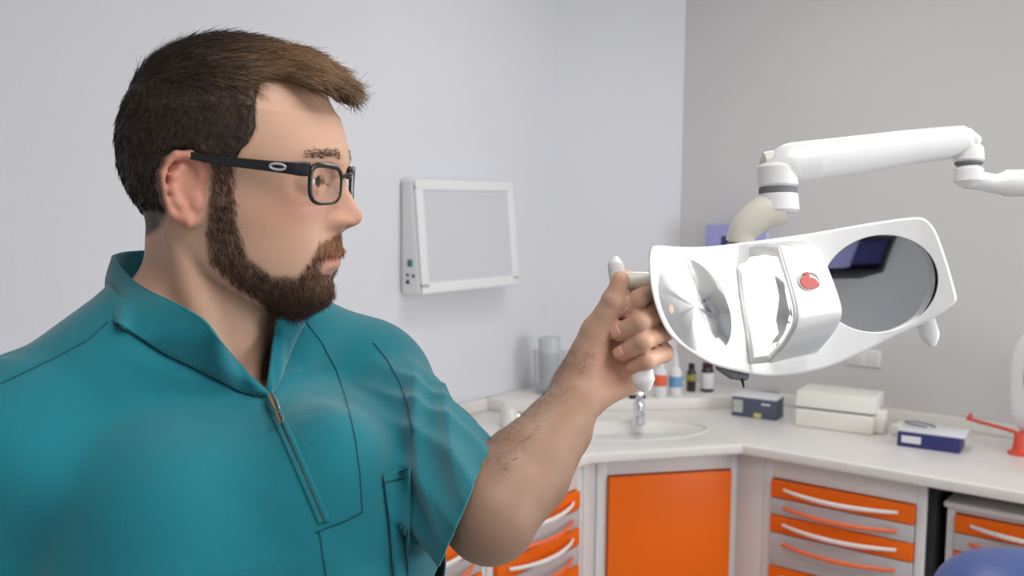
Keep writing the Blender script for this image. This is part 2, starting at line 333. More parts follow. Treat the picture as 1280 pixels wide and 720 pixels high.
# slate box
def carton(name, p0, p1, depth, h, mat, label, cat, lift=.9):
    p0, p1 = Vector(p0), Vector(p1); d = p1-p0; t = empty(name, (p0.x,p0.y,lift), math.atan2(d.y,d.x), label, cat)
    return t, d.length
t, L = carton('carton', (-1.473,3.165), (-1.318,3.182), .1, .075, None, 'small slate-blue cardboard carton with a white lid, left of the white case', 'box')
MB().box(0,L,0,.085,0,.068,.0015).build('body', M['bluegrey'], t); MB().box(-.001,L+.001,-.001,.086,.068,.074,.001).build('lid', M['paper'], t)
MB().box(.004,.038,-.0008,.001,.014,.058,.0003,1).build('label', material('pale_print', srgb(190,195,185), .5, var=.2, vscale=120), t)
MB().box(L-.052,L-.022,-.0008,.001,.048,.054,.0003,1).build('print', M['paper'], t); MB().box(.078,.104,-.0008,.001,.003,.018,.0003,1).build('sticker', M['yellow'], t)
# white instrument case with hinged slanted lid
t, L = carton('instrument_case', (-1.240,3.150), (-.992,3.180), .2, .12, None, 'off-white lidded case standing on the worktop, between the two blue cartons', 'case')
MB().box(0,L,0,.17,0,.062,.006,3).build('base', M['cream'], t)
yz = [(0.001,.066),(.016,.118),(.17,.118),(.17,.066)]
mt_x = Matrix(((0,0,1,0),(1,0,0,0),(0,1,0,0),(0,0,0,1)))
MB().prism(yz, -.002, L+.002, .006, 3, mt_x).build('lid', M['cream'], t)
MB().box(.002,L-.002,.003,.168,.060,.068).build('seam', M['shadegrey'], t)
MB().box(L-.005,L+.03,.03,.09,.001,.075,.008,3).build('side_grip', M['cream'], t)
# deep blue carton
t, L = carton('carton', (-.892,3.10), (-.716,3.118), .12, .06, None, 'flat deep blue carton with a white label and white lid on the right worktop', 'box')
MB().box(0,L,0,.11,0,.046,.0015).build('body', M['blue'], t); MB().box(-.001,L+.012,.001,.112,.046,.054,.002).build('lid', M['paper'], t)
MB().box(.012,.068,-.0008,.001,.013,.035,.0003,1).build('label', M['paper'], t)
t = tag(MB().tube([(math.cos(a)*.045, math.sin(a)*.022, .003+.006*math.sin(a*.5)) for a in np.linspace(.2,PI*1.7,24)], .0028, 8).build('tubing_coil', M['shadegrey']), 'thin grey tubing loop lying on top of the deep blue carton', 'tubing'); t.location=(-.845,3.165,.9555)
t = tag(MB().box(-.05,.05,-.04,.04,0,.035,.006,3).build('paper_pad', M['cream']), 'low cream pad on the worktop between the white case and the deep blue carton', 'pad'); t.location=(-.90,3.27,.9)
# things at the right border
t = empty('diagnostic_console', (-.475,3.27,.9), -.05, 'white rounded device housing with a grey oval screen at the right border', 'device')
rings = []
for k in range(17):
    u = -1+2*k/16; s_ = max(.02,(1-abs(u)**3.2)**(1/2.6)); rings.append([(.145*s_*math.cos(a)*(1), .07*s_*math.sin(a), .215+.185*u) for a in np.linspace(0,2*PI,40,endpoint=False)])
MB().loft(rings).build('housing', M['plastic'], t)
MB().lathe([(.001,-.001),(.1,0),(.103,.004),(.096,.009),(.001,.011)],40, Matrix.Translation((.0,-.064,.24)) @ Matrix.Diagonal((.9,1,1.2,1)) @ Matrix.Rotation(PI/2,4,'X')).build('screen', M['shadegrey'], t)
MB().lathe([(.09,0),(.09,.01),(.04,.02),(.035,.05)],32).build('foot', M['plastic'], t)
t = empty('tool_holder', (-.575,3.235,.9), .1, 'coral red plastic stand with a thin arm and hooked tip at the right border', 'stand')
MB().lathe([(.032,0),(.034,.006),(.022,.012),(.017,.05),(.02,.066)],28).build('base', M['coral'], t)
MB().tube(bez([(.0,0,.062),(-.06,.03,.068),(-.13,.055,.074),(-.155,.06,.08)],6), .0055, 10).build('arm', M['coral'], t)
MB().tube([(-.152,.06,.074),(-.146,.058,.088),(-.143,.057,.097)], [.008,.006,.002], 10).build('hook', M['coral'], t)
# behind the arm on the left
mclear = material('clear_acrylic', (.9,.92,.93,1), .05, trans=.9, ior=1.2)
t = empty('cup_dispenser', (-2.07,2.90,LZ-.04), 0, 'clear acrylic beaker holder on the left worktop behind the wrist', 'dispenser')
t.location.z = LZ
MB().lathe([(.045,0),(.05,.004),(.055,.10),(.058,.155),(.0555,.155),(.052,.10),(.047,.008),(.001,.006)],36,cap=False).build('beaker', mclear, t)
MB().lathe([(.03,.01),(.034,.012),(.04,.20),(.038,.205),(.001,.205)],32).build('cup_stack', material('frosted_cups', srgb(225,227,228), .4, trans=.3, var=.02), t)
t = empty('air_freshener', (-1.965,2.53,.9), 0, 'small ivory container with a chrome cap on the left worktop beside the forearm', 'container')
MB().lathe([(.026,0),(.03,.004),(.027,.045),(.022,.06),(.01,.066)],28).build('body', M['plastic2'], t)
o = MB().lathe([(.02,0),(.021,.01),(.012,.02),(.001,.022)],24).build('cap', M['chrome'], t); o.location=(.0,.045,.02)
o.rotation_euler=(.6,0,0)
# wall socket and glove box on the right wall
t = empty('wall_socket', (-1.122,YR,1.075), 0, 'white double socket plate low on the right wall below the lamp', 'socket')
MB().box(-.06,.06,-.008,0,0,.06,.003,2).build('plate', M['plastic'], t)
for x in (-.028,.028): MB().box(x-.02,x+.02,-.0095,-.006,.010,.050,.002).build('outlet', M['plastic2'], t)
t = empty('glove_dispenser', (-1.60,YR,1.44), 0, 'lilac blue glove carton in a wall holder, showing above the left half of the lamp', 'dispenser')
MB().box(-.105,.105,-.085,-.006,0,.115,.002).build('carton', M['lilac'], t); MB().box(-.108,.108,-.006,0,-.01,.09,.001).build('bracket', M['white'], t)
MB().box(-.04,.04,-.0865,-.083,.03,.075,.002).build('opening', M['blue'], t)

# ------------------------------------------------------------------ dental operating lamp
W_ = lambda px, py, d: at_depth(px, py, d)
LROOT = at_depth(985, 385, 1.03)
lamp = empty('dental_lamp', LROOT, 0, 'white dental lamp with two round reflectors and a red emblem, on a jointed arm', 'lamp')
def LQ(px, py, d): return W_(px, py, d) - LROOT
def plate_d(px, py):
    d = float(np.interp(px, [790,811,840,868,900,940,985,1040,1100,1150,1200], [.900,.915,.937,.957,.975,.993,1.009,1.023,1.030,1.028,1.020]))
    return d - .12*(385-py)/1238
lm_white = material('lamp_white_shell', srgb(246,246,246), .22, coat=.5, var=.004)
lm_ivory = material('lamp_ivory_neck', srgb(232,228,215), .3, coat=.3, var=.006)
lm_mirror = material('lamp_mirror', (.66,.67,.69,1), .04, 1.0, bump=.015, bscale=14)
lm_glass = material('lamp_shield_glass', (.97,.97,1,1), .06, trans=.96, ior=1.35)
def smooth_loop(pts, n):
    P = [np.array(p, float) for p in pts]; m = len(P); out = []
    for i in range(m):
        a,b,c,d = P[(i-1)%m],P[i],P[(i+1)%m],P[(i+2)%m]
        for k in range(8):
            t = k/8; out.append(.5*((2*b)+(c-a)*t+(2*a-5*b+4*c-d)*t*t+(3*b-a-3*c+d)*t**3))
    out = np.array(out); L = np.r_[0, np.cumsum(np.linalg.norm(np.roll(out,-1,0)-out,axis=1))]
    o2 = np.vstack([out, out[:1]]); s_ = np.linspace(0, L[-1], n, endpoint=False)
    return np.stack([np.interp(s_, L, o2[:,0]), np.interp(s_, L, o2[:,1])], 1)
OUT = [(811,322),(813.5,310),(822,306.5),(845,308),(870,308.5),(896,307),(928,303),(966,298),(1024,289.5),(1072,281),(1120,273.5),(1145,271),(1156,273),(1164,280),(1171.5,292),(1184,327),(1193,358),(1196,372),(1192.5,381),(1168,397.5),(1120,420),(1082,439),(1040,457.5),(1008,466),(979,470),(954,470.5),(928,466),(896,458),(873.7,447.4),(848,429.8),(832,412),(821,388),(814,362.5),(811,337)]
NO = 200
oc = smooth_loop(OUT, NO); octr = np.array([990., 380.])
def inset(loop, e):
    t = np.roll(loop,-1,0)-np.roll(loop,1,0); t /= np.linalg.norm(t,axis=1)[:,None]; n_ = np.stack([-t[:,1], t[:,0]],1)
    if np.mean(np.sum(n_*(loop-loop.mean(0)),axis=1)) > 0: n_ = -n_
    return loop+n_*e
def ellpx(cx, cy, a, b, ux, uy, n=64):
    l = math.hypot(ux,uy); ux/=l; uy/=l
    return np.array([(cx+ux*a*math.cos(2*PI*k/n)-uy*b*math.sin(2*PI*k/n), cy+uy*a*math.cos(2*PI*k/n)+ux*b*math.sin(2*PI*k/n)) for k in range(n)])
EL = ellpx(868.5,383,66,40,.45,.893); ER = ellpx(1100,354.5,74,61,.97,-.22)
def hull_pts(front_off=0.0):
    rim = inset(oc, 3.2); rings = []
    for loop, back in ((inset(oc,3.2),.0),(inset(oc,1.2),.0008),(oc,.0035),(oc,.008),(inset(oc,2.5),.014)):
        rings.append([LQ(p[0],p[1],plate_d(*p)+back) for p in loop])
    for s_, back in ((.93,.024),(.82,.036),(.6,.047),(.3,.053),(.05,.055)):
        rings.append([LQ(*(octr+(p-octr)*s_), plate_d(*(octr+(p-octr)*s_))+back) for p in oc])
    return rim, rings
def sheet(outer_loop, holes, depthf, step=7):
    pts = [Vector(p) for p in outer_loop]; edges = [(i,(i+1)%len(pts)) for i in range(len(pts))]
    for h in holes:
        o = len(pts); pts += [Vector(p) for p in h]; edges += [(o+i, o+(i+1)%len(h)) for i in range(len(h))]
    def inside(p, loop):
        x, y = p; c = False; n_ = len(loop); j = n_-1
        for i in range(n_):
            if (loop[i][1]>y) != (loop[j][1]>y) and x < (loop[j][0]-loop[i][0])*(y-loop[i][1])/(loop[j][1]-loop[i][1])+loop[i][0]: c = not c
            j = i
        return c
    x0,y0 = np.min(outer_loop,0); x1,y1 = np.max(outer_loop,0)
    o_in = inset(np.array(outer_loop), step*.6)
    for gx in np.arange(x0, x1, step):
        for gy in np.arange(y0, y1, step):
            if inside((gx,gy), o_in) and not any(inside((gx,gy), inset(np.array(h), -step*.5)) for h in holes): pts.append(Vector((gx,gy)))
    V, E_, F_, *_r = delaunay_2d_cdt(pts, edges, [], 1, 1e-5)
    bm = bmesh.new(); vv = [bm.verts.new(depthf(v.x, v.y)) for v in V]
    for fc in F_:
        c = sum((V[i] for i in fc), Vector((0,0)))/len(fc)
        if any(inside((c.x,c.y), h) for h in holes): continue
        bm.faces.new([vv[i] for i in fc])
    for v in [v for v in bm.verts if not v.link_faces]: bm.verts.remove(v)
    return bm
rim, rings = hull_pts()
bm = sheet(rim, [EL, ER], lambda x, y: LQ(x, y, plate_d(x, y)))
m = MB(); m.bm.free(); m.bm = bm
m.loft(rings, cap=False)
cap = [LQ(*(octr+(p-octr)*.05), plate_d(*octr)+.055) for p in oc]
for h in (EL, ER):                                       # inner walls of the two round openings
    m.loft([[LQ(p[0],p[1],plate_d(*p)+b_) for p in inset(h, e_)] for e_, b_ in ((0,0),(.9,.0012),(1.0,.004),(1.0,.009))], cap=False)
bmesh.ops.remove_doubles(m.bm, verts=m.bm.verts[:], dist=1e-5)
m.bm.faces.new([m.bm.verts.new(p) for p in cap])
shell = m.build('shell', lm_white, lamp)
def dish(h, depth, name, gap=.011):
    rim3 = [np.array(LQ(p[0],p[1],plate_d(*p))) for p in h]; c3 = np.mean(rim3,0); _u,_s,vt = np.linalg.svd(np.array(rim3)-c3); n3 = vt[2]
    if n3@np.array(sight(*h.mean(0))) < 0: n3 = -n3
    R = []
    for k in range(17):
        r = max(1.07*(1-k/16.0), .01)
        R.append([tuple(c3+((p-c3)-n3*((p-c3)@n3))*r+n3*(gap+depth*(1-(r/1.07)**2))) for p in rim3])
    return MB().loft(R, cap=False).build(name, lm_mirror, lamp)
lm_facet = material('faceted_lamp_reflector', (.85,.86,.88,1), .16, 1.0, bump=.1, bscale=40)
def facet_dish(h, depth, name):
    c = h.mean(0); dc = plate_d(*c); R = []; hh = inset(h, -2.0)
    for k in range(13):
        r = max(1-k/12.0, .01)
        R.append([LQ(*(c+(p-c)*r*(1+.0*i)), (plate_d(*p)*r+dc*(1-r))+.0075+depth*(1-r*r)+(.0006*r*(1-r)*4 if (i//8)%2 else 0)) for i,p in enumerate(hh)])
    o = MB().loft(R, cap=False).build(name, lm_facet, lamp); return o
facet_dish(EL, .022, 'reflector'); dish(ER, .0035, 'reflector', .0092)
# bulb housing with its visor: prism open to the left behind a clear shield
Lp = [(922,313,.988),(974,308,.958),(995.5,388,.925),(984,425,.945),(960,453,.985)]
Rp = [(985,303,1.004),(1026,314,.985),(1049.5,378.5,.952),(1046,407,.968),(1021,440,1.010)]
Lb = bez([LQ(*p) for p in Lp[1:]], 8); Rb = bez([LQ(*p) for p in Rp[1:]], 8)
# soften top corner by beginning the visor on the plate
top_l = LQ(930,309,.995); top_r = LQ(1000,300,1.012)
Lc = [top_l]+[LQ(952,306,.972)]+Lb; Rc = [top_r]+[LQ(1013,303,.998)]+Rb
vis = MB(); cols = []
for k in range(9):
    t_ = k/8; e = math.sin(PI*t_); row = []
    for a, b in zip(Lc, Rc):
        row.append(a.lerp(b, t_))
    cols.append(row)
b = bmesh.new(); VV = [[b.verts.new(p) for p in r] for r in cols]
for i in range(8):
    for j in range(len(Lc)-1): b.faces.new((VV[i][j],VV[i+1][j],VV[i+1][j+1],VV[i][j+1]))
vis.bm.free(); vis.bm = b
vo = vis.build('visor', lm_white, lamp)
md = vo.modifiers.new('thickness','SOLIDIFY'); md.thickness = .0035; md.offset = 0
md = vo.modifiers.new('bevel','BEVEL'); md.width = .0016; md.segments = 3; md.limit_method = 'ANGLE'; md.angle_limit = math.radians(50)
# right cheek closing the prism, and the left bezel with its glass
def panel(name, pts, mat, th, parent=lamp):
    b = bmesh.new(); b.faces.new([b.verts.new(p) for p in pts]); m_ = MB(); m_.bm.free(); m_.bm = b
    o = m_.build(name, mat, parent); md = o.modifiers.new('thickness','SOLIDIFY'); md.thickness = th; md.offset = 0
    md = o.modifiers.new('bevel','BEVEL'); md.width = th*.3; md.segments = 2
    return o
panel('cheek', [p+Vector((0,0,0)) for p in Rc]+[LQ(1003,440,1.022),LQ(990,380,1.018)], lm_white, .003, vo)
bl = [LQ(938,455,.999),LQ(935,420,.992),LQ(926,370,.985),LQ(921,335,.981)]
Lring = [LQ(930,309,.995),LQ(952,306,.972)]+Lb+bl
cen = sum(Lring, Vector())/len(Lring)
inn = [cen+(p-cen)*.84 for p in Lring]
b = bmesh.new(); va = [b.verts.new(p) for p in Lring]; vb = [b.verts.new(p) for p in inn]
for k in range(len(va)): b.faces.new((va[k],va[(k+1)%len(va)],vb[(k+1)%len(va)],vb[k]))
m_ = MB(); m_.bm.free(); m_.bm = b; bz = m_.build('bezel', lm_white, vo); md = bz.modifiers.new('thickness','SOLIDIFY'); md.thickness = .004; md.offset = 0
md = bz.modifiers.new('bevel','BEVEL'); md.width = .001; md.segments = 2
nrm = (inn[8]-inn[1]).cross(inn[-2]-inn[1]).normalized()
panel('shield_glass', [cen+(p-cen)*.86 for p in Lring], lm_glass, .0012, vo)
# bulb and its little inner mirror
bp0 = LQ(968,385,.985); bulb_m = material('lit_halogen_bulb', (1,1,1,1), .3, emis=(1,.96,.9,1), estr=8)
MB().lathe([(.001,-.014),(.004,-.012),(.0055,-.004),(.0055,.008),(.003,.013),(.001,.014)],20,Matrix.Translation(bp0)).build('bulb', bulb_m, lamp)
MB().tube([LQ(968,398,.985),LQ(968,420,.99),LQ(975,440,1.0)], [.005,.006,.008], 12).build('bulb_socket', M['chrome'], lamp)
pl = bpy.data.lights.new('bulb_light','POINT'); pl.energy = 0.4; pl.color = (1,.97,.92); pl.shadow_soft_size = .008
po = bpy.data.objects.new('bulb_light', pl); COL.objects.link(po); po.location = bp0+Vector((0,0,0)); po.parent = lamp
po.location = LQ(955,385,.972)
# emblem on the visor's upper face: a round raised badge with the red mark
a0,a1,a2 = LQ(974,308,.958), LQ(1026,314,.985), LQ(1049.5,378.5,.952); a3 = LQ(995.5,388,.925)
fn = (a1-a0).cross(a3-a0).normalized(); 
if fn.dot(W_(1000,350,.95)-Vector((0,0,EYE))) > 0: fn = -fn
def on_visor(px, py, lift):
    d_ = sight(px,py); o_ = Vector((0,0,EYE))-LROOT; pc = (a0+a1+a2+a3)/4 + fn*lift
    t_ = (pc-o_).dot(fn)/d_.dot(fn); return o_+d_*t_
def flat_badge(name, loop, lift, th, mat, holes=()):
    bm_ = sheet(loop, [np.array(h) for h in holes], lambda x,y: on_visor(x,y,lift), 3.0); m2 = MB(); m2.bm.free(); m2.bm = bm_
    o = m2.build(name, mat, vo); md = o.modifiers.new('thickness','SOLIDIFY'); md.thickness = th; md.offset = 0; return o
bd = ellpx(1011,351.5,13.5,11.5,1,.3,40)
flat_badge('badge_ring', bd, .0042, .0016, lm_ivory, [inset(bd,1.1)])
mark = [(1000.5,354),(1002,347),(1005,345),(1006,341.5),(1008.5,340.5),(1011,343),(1011,346),(1014,347.5),(1018,349),(1022,353.5),(1023.5,357.5),(1019,360),(1012,361.5),(1005,360)]
flat_badge('red_mark', smooth_loop(mark,60), .0048, .0016, material('red_emblem', srgb(206,112,106), .4, var=.08, vscale=80))
# grip handles at both ends
def grip(pts, rad, bridge, br):
    g = MB().tube(bez(pts,10), [r for r in np.interp(np.linspace(0,1,10*(len(pts)-1)+1), np.linspace(0,1,len(rad)), rad)], 18, flat=.62, upv=tuple((sight(900,380)))).build('grip', lm_ivory if False else lm_white, lamp)
    MB().tube(bez(bridge,8), br, 14).build('grip_bridge', lm_ivory, g)
grip([LQ(769,320,.955),LQ(770,335,.955),LQ(778,375,.955),(LQ(792,430,.950)),(LQ(803,470,.945)),LQ(808,489,.943)], [.003,.0075,.0085,.0095,.0095,.0115,.011,.004], [LQ(770,351,.957),LQ(800,351,.955),LQ(830,352,.968)], .0088)
grip([LQ(1122,300,1.075),LQ(1128,320,1.075),LQ(1142,360,1.072),LQ(1156,400,1.06),LQ(1163,420,1.055),LQ(1166,433,1.053)], [.003,.009,.0105,.0105,.010,.0035], [LQ(1140,350,1.07),LQ(1135,350,1.04)], .009)
# underside lever with a thin spike
u = MB().tube([LQ(898,458,1.0),LQ(915,467,1.01),LQ(932,470,1.02)], [.004,.006,.005], 12).build('underside_catch', M['shadegrey'], lamp)
MB().tube([LQ(925,468,1.015),LQ(928,476,1.013),LQ(930,485,1.01)], [.002,.0016,.0008], 8).build('pin', M['black'], u)
# neck, knuckles and arms
DA = 1.075
MB().tube(bez([LQ(990,380,1.055),LQ(955,350,1.075),LQ(928,318,1.08),LQ(928,292,1.078),LQ(948,270,DA),LQ(972,258,DA)],10), [r for r in np.interp(range(51), [0,10,20,30,40,50],[.020,.018,.0155,.0155,.018,.021])], 20).build('neck', lm_ivory, lamp)
def vcyl(name, px, y0, y1, r0, r1, mat, d=DA, parent=lamp, rb=.003):
    a = LQ(px,y0,d); b_ = LQ(px,y1,d); h = (a-b_).length
    pr = [(0.0005,0),(r0-rb,0),(r0,rb),(r1,h-rb),(r1-rb,h),(0.0005,h)]
    q = (a-b_).normalized().to_track_quat('Z','Y').to_matrix().to_4x4()
    return MB().lathe(pr, 40, Matrix.Translation(b_) @ q, cap=False).build(name, mat, parent)
kn = vcyl('lower_collar', 973, 240, 266, .0225, .0212, lm_white)
vcyl('joint_gap', 972.5, 234, 243, .0205, .0205, M['shadegrey'], parent=kn, rb=.001)
kc = vcyl('upper_collar', 972, 205, 236, .0222, .0228, lm_white, rb=.004)
m_ = MB(); m_.tube([LQ(950,204,DA),LQ(955,202.5,DA),LQ(972,201.5,DA),LQ(992,199,DA),LQ(1004,197,DA)], [.002,.0105,.0125,.014,.012], 24).build('knuckle_cap', lm_ivory, kc)
MB().tube(bez([LQ(972,218,DA),LQ(985,206,DA),LQ(1000,203,DA+.001),LQ(1018,201,DA+.002),LQ(1026,200,DA+.003)],8), [r for r in np.interp(range(33),[0,8,16,24,32],[.020,.0225,.0225,.0225,.021])], 28).build('arm_fork', lm_white, lamp)
ax = bez([LQ(1014,201,DA+.002),LQ(1018,200.6,DA+.002),LQ(1070,194,DA+.008),LQ(1140,184,DA+.016),LQ(1195,177.3,DA+.022),LQ(1206,176,DA+.023),LQ(1211,175.5,DA+.0235)],8)
rr = [r for r in np.interp(range(49),[0,4,8,16,24,32,38,42,46,48],[.010,.0208,.0222,.0215,.0195,.0178,.0172,.0150,.009,.002])]
arm = MB().tube(ax, rr, 36).build('upper_arm', lm_white, lamp)
MB().lathe([(.0015,0),(.0015,.001),(.0003,.001)],12,Matrix.Translation(LQ(1028,202,DA+.003-.0222)) @ sight(1028,202).to_track_quat('Z','Y').to_matrix().to_4x4()).build('screw', M['shadegrey'], arm)
jd = DA+.022
jo = vcyl('elbow_upper', 1211, 181, 203.5, .0165, .0152, lm_white, jd)
MB().tube([LQ(1200,184,jd),LQ(1214,176,jd),LQ(1222,179,jd)], [.012,.0145,.008], 20).build('elbow_cap', lm_white, jo)
vcyl('joint_gap', 1211, 202, 206, .0148, .0148, M['shadegrey'], jd, jo, .001)
jl = vcyl('elbow_lower', 1211, 205, 233, .0163, .0155, lm_white, jd, rb=.006)
MB().tube(bez([LQ(1208,222,jd),LQ(1226,226,jd-.002),LQ(1244,229.5,jd-.004),LQ(1262,229,jd-.005)],8), [r for r in np.interp(range(25),[0,8,16,24],[.0125,.0105,.0108,.0145])], 20).build('link', lm_white, jl)
e0, e1 = LQ(1255,229,jd-.005), LQ(1500,224,jd+.03)
MB().tube([e0, e0.lerp(e1,.012), e0.lerp(e1,.5), e1], [.0125,.0148,.0155,.0165], 32).build('lower_arm', lm_white, lamp)
pb = e1+LROOT
MB().lathe([(.20,0),(.20,.02),(.05,.04),(.0285,.05),(.0285,pb.z+.02),(.02,pb.z+.035),(.001,pb.z+.036)], 36, Matrix.Translation(Vector((pb.x,pb.y,0))-LROOT)).build('post', lm_white, lamp)

# dental chair, of which only the headrest edge shows at the bottom right corner
CX = at_depth(1292, 720, 1.62)
ch = empty('dental_chair', (CX.x, CX.y, 0), YAW, 'blue upholstered dental chair, its rounded headrest showing at the bottom right corner', 'chair')
def pad(name, cx, cy, cz, a, b_, c, rot=0, sq=2.8, mat=None):
    R = []
    for k in range(21):
        v = -PI/2+PI*k/20; cz_ = math.copysign(abs(math.sin(v))**(2/sq), math.sin(v)); rr_ = abs(math.cos(v))**(2/sq)
        R.append([(a*max(rr_,.01)*math.copysign(abs(math.cos(t))**(2/sq),math.cos(t)), b_*max(rr_,.01)*math.copysign(abs(math.sin(t))**(2/sq),math.sin(t)), c*cz_) for t in np.linspace(0,2*PI,48,endpoint=False)])
    return MB().loft(R, mtx=Matrix.Translation((cx,cy,cz)) @ Matrix.Rotation(rot,4,'Y')).build(name, mat or M['navy_vinyl'], ch)
pad('headrest', 0, 0, .985, .155, .13, .09, .12, 2.2)
pad('backrest', .42, 0, .76, .33, .23, .055, .62, 3)
pad('seat', .98, 0, .56, .34, .25, .06, -.06, 3)
pad('leg_rest', 1.45, 0, .50, .26, .21, .05, .25, 3)
MB().tube([(.08,0,.94),(.2,0,.88)], .018, 12).build('headrest_bar', M['chrome'], ch)
MB().box(.55,1.25,-.2,.2,.40,.50,.03,3).build('seat_frame', M['plastic'], ch)
MB().box(.7,1.1,-.16,.16,.03,.42,.05,3).build('column', M['plastic'], ch)
MB().box(.45,1.3,-.22,.22,0,.05,.02,3).build('base', M['plastic2'], ch)

# ------------------------------------------------------------------ implicit-surface tools for the figure
def smin(a, b, k):
    h = np.clip(.5+.5*(b-a)/k, 0, 1); return b*(1-h)+a*h-k*h*(1-h)
def rc(P, a, b, ra, rb):
    a = np.asarray(a); b = np.asarray(b); ba = b-a; t = np.clip(((P-a)@ba)/(ba@ba), 0, 1)
    return np.linalg.norm(P-a-t[:,None]*ba, axis=1)-(ra+(rb-ra)*t)
def ellipsoid(P, c, ax, R=None):
    q = P-np.asarray(c)
    if R is not None: q = q@R
    ax = np.asarray(ax); k0 = np.linalg.norm(q/ax,axis=1); k1 = np.linalg.norm(q/(ax*ax),axis=1)
    return k0*(k0-1)/np.maximum(k1,1e-9)
class Cone:
    def __init__(s, a, b, ra, rb, k=.01): s.a=np.array(a,float); s.b=np.array(b,float); s.ra=ra; s.rb=rb; s.k=k; s.c=(s.a+s.b)/2; s.r=np.linalg.norm(s.b-s.a)/2+max(ra,rb)
    def __call__(s, P): return rc(P, s.a, s.b, s.ra, s.rb)
class Ell:
    def __init__(s, c, ax, R=None, k=.01): s.c=np.array(c,float); s.ax=ax; s.R=R; s.k=k; s.r=max(ax)
    def __call__(s, P): return ellipsoid(P, s.c, s.ax, s.R)
class Fn:
    def __init__(s, f, c, r, k=.01): s.f=f; s.c=np.array(c,float); s.r=r; s.k=k
    def __call__(s, P): return s.f(P)
def union(prims, P, c=None, r=None):
    d = np.full(len(P), .5)
    for p in prims:
        if c is not None and np.linalg.norm(p.c-c) > p.r+r+.03: continue
        d = smin(d, p(P), p.k)
    return d
def surface_net(fn, lo, hi, h, chunk=40):
    """naive surface nets over the box lo..hi, block by block; fn(P, c, r) gives signed distances"""
    lo = np.array(lo,float); n = np.ceil((np.array(hi)-lo)/h).astype(int); N1 = n+3
    keys, pos, quads = [], [], []
    key = lambda i,j,k: (i.astype(np.int64)*N1[1]+j)*N1[2]+k
    for bi in range(0, n[0], chunk):
      for bj in range(0, n[1], chunk):
        for bk in range(0, n[2], chunk):
            c = lo+h*(np.array([bi,bj,bk])+chunk/2); r = h*(chunk+2)*.5*1.7321
            if abs(fn(c[None], c, r+.2)[0]) > r*1.25+.02: continue
            I = np.arange(bi-1, bi+chunk+1); J = np.arange(bj-1, bj+chunk+1); K = np.arange(bk-1, bk+chunk+1)
            G = np.stack(np.meshgrid(I,J,K,indexing='ij'),-1); P = lo+h*G.reshape(-1,3)
            F = fn(P, c, r).reshape(G.shape[:3])
            if F.min() > 0 or F.max() < 0: continue
            S = F < 0; m = chunk+1
            s8 = sum(S[a:a+m,b:b+m,d:d+m].astype(np.int8) for a in (0,1) for b in (0,1) for d in (0,1))
            act = (s8 > 0)&(s8 < 8); ci,cj,ck = np.nonzero(act)
            acc = np.zeros((len(ci),3)); cnt = np.zeros(len(ci))
            for ax in range(3):
                for u in (0,1):
                    for v in (0,1):
                        o = [u,v]; o.insert(ax,0); e = list(o); e[ax] = 1
                        f0 = F[ci+o[0],cj+o[1],ck+o[2]]; f1 = F[ci+e[0],cj+e[1],ck+e[2]]; x = (f0<0)!=(f1<0)
                        t = np.where(x, f0/np.where(x,f0-f1,1), 0); q = np.tile(np.array(o,float),(len(ci),1)); q[:,ax] = t
                        acc += q*x[:,None]; cnt += x
            V = lo+h*(np.stack([I[ci],J[cj],K[ck]],1)+acc/cnt[:,None])
            keys.append(key(I[ci]+1,J[cj]+1,K[ck]+1)); pos.append(V)
            for ax in range(3):
                sl0 = [slice(1,m)]*3; sl1 = list(sl0); sl1[ax] = slice(2,m+1)
                A = S[tuple(sl0)]; B = S[tuple(sl1)]; x,y,z = np.nonzero(A!=B)
                fl = A[x,y,z]; g = [I[1+x]+1, J[1+y]+1, K[1+z]+1]
                u, v = (ax+1)%3, (ax+2)%3
                def kk(du, dv):
                    q = list(g); q[u] = q[u]-du; q[v] = q[v]-dv; return key(*q)
                Q = np.stack([kk(0,0),kk(1,0),kk(1,1),kk(0,1)],1); Q[~fl] = Q[~fl][:,::-1]
                quads.append(Q)
    keys = np.concatenate(keys); pos = np.concatenate(pos); quads = np.concatenate(quads)
    uk, first = np.unique(keys, return_index=True); V = pos[first]
    Q = np.searchsorted(uk, quads); Q = np.clip(Q,0,len(uk)-1)
    ok = np.all(uk[Q] == quads, axis=1)
    return V, Q[ok]
def mesh_from(name, V, Q, mat, parent=None, smooth=True, attrs=None):
    me = bpy.data.meshes.new(name); V = np.asarray(V, np.float32); k = Q.shape[1]
    me.vertices.add(len(V)); me.vertices.foreach_set('co', V.ravel())
    me.loops.add(Q.size); me.loops.foreach_set('vertex_index', Q.astype(np.int32).ravel())
    me.polygons.add(len(Q)); me.polygons.foreach_set('loop_start', np.arange(0,Q.size,k,dtype=np.int32)); me.polygons.foreach_set('loop_total', np.full(len(Q),k,np.int32))
    me.update(); me.validate()
    if attrs is not None:
        a = me.color_attributes.new('tint','FLOAT_COLOR','POINT'); a.data.foreach_set('color', np.asarray(attrs,np.float32).ravel())
    if smooth: me.shade_smooth()
    return link_mesh(name, me, mat, parent)
def relax(V, Q, it=2, lam=.5):
    E_ = np.concatenate([Q[:,[0,1]],Q[:,[1,2]],Q[:,[2,3]],Q[:,[3,0]]]); E_ = np.concatenate([E_,E_[:,::-1]])
    deg = np.bincount(E_[:,0], minlength=len(V)).astype(float); deg[deg==0] = 1
    for _ in range(it):
        S = np.stack([np.bincount(E_[:,0], weights=V[E_[:,1],k], minlength=len(V)) for k in range(3)],1)/deg[:,None]
        V = V+lam*(S-V)
    return V
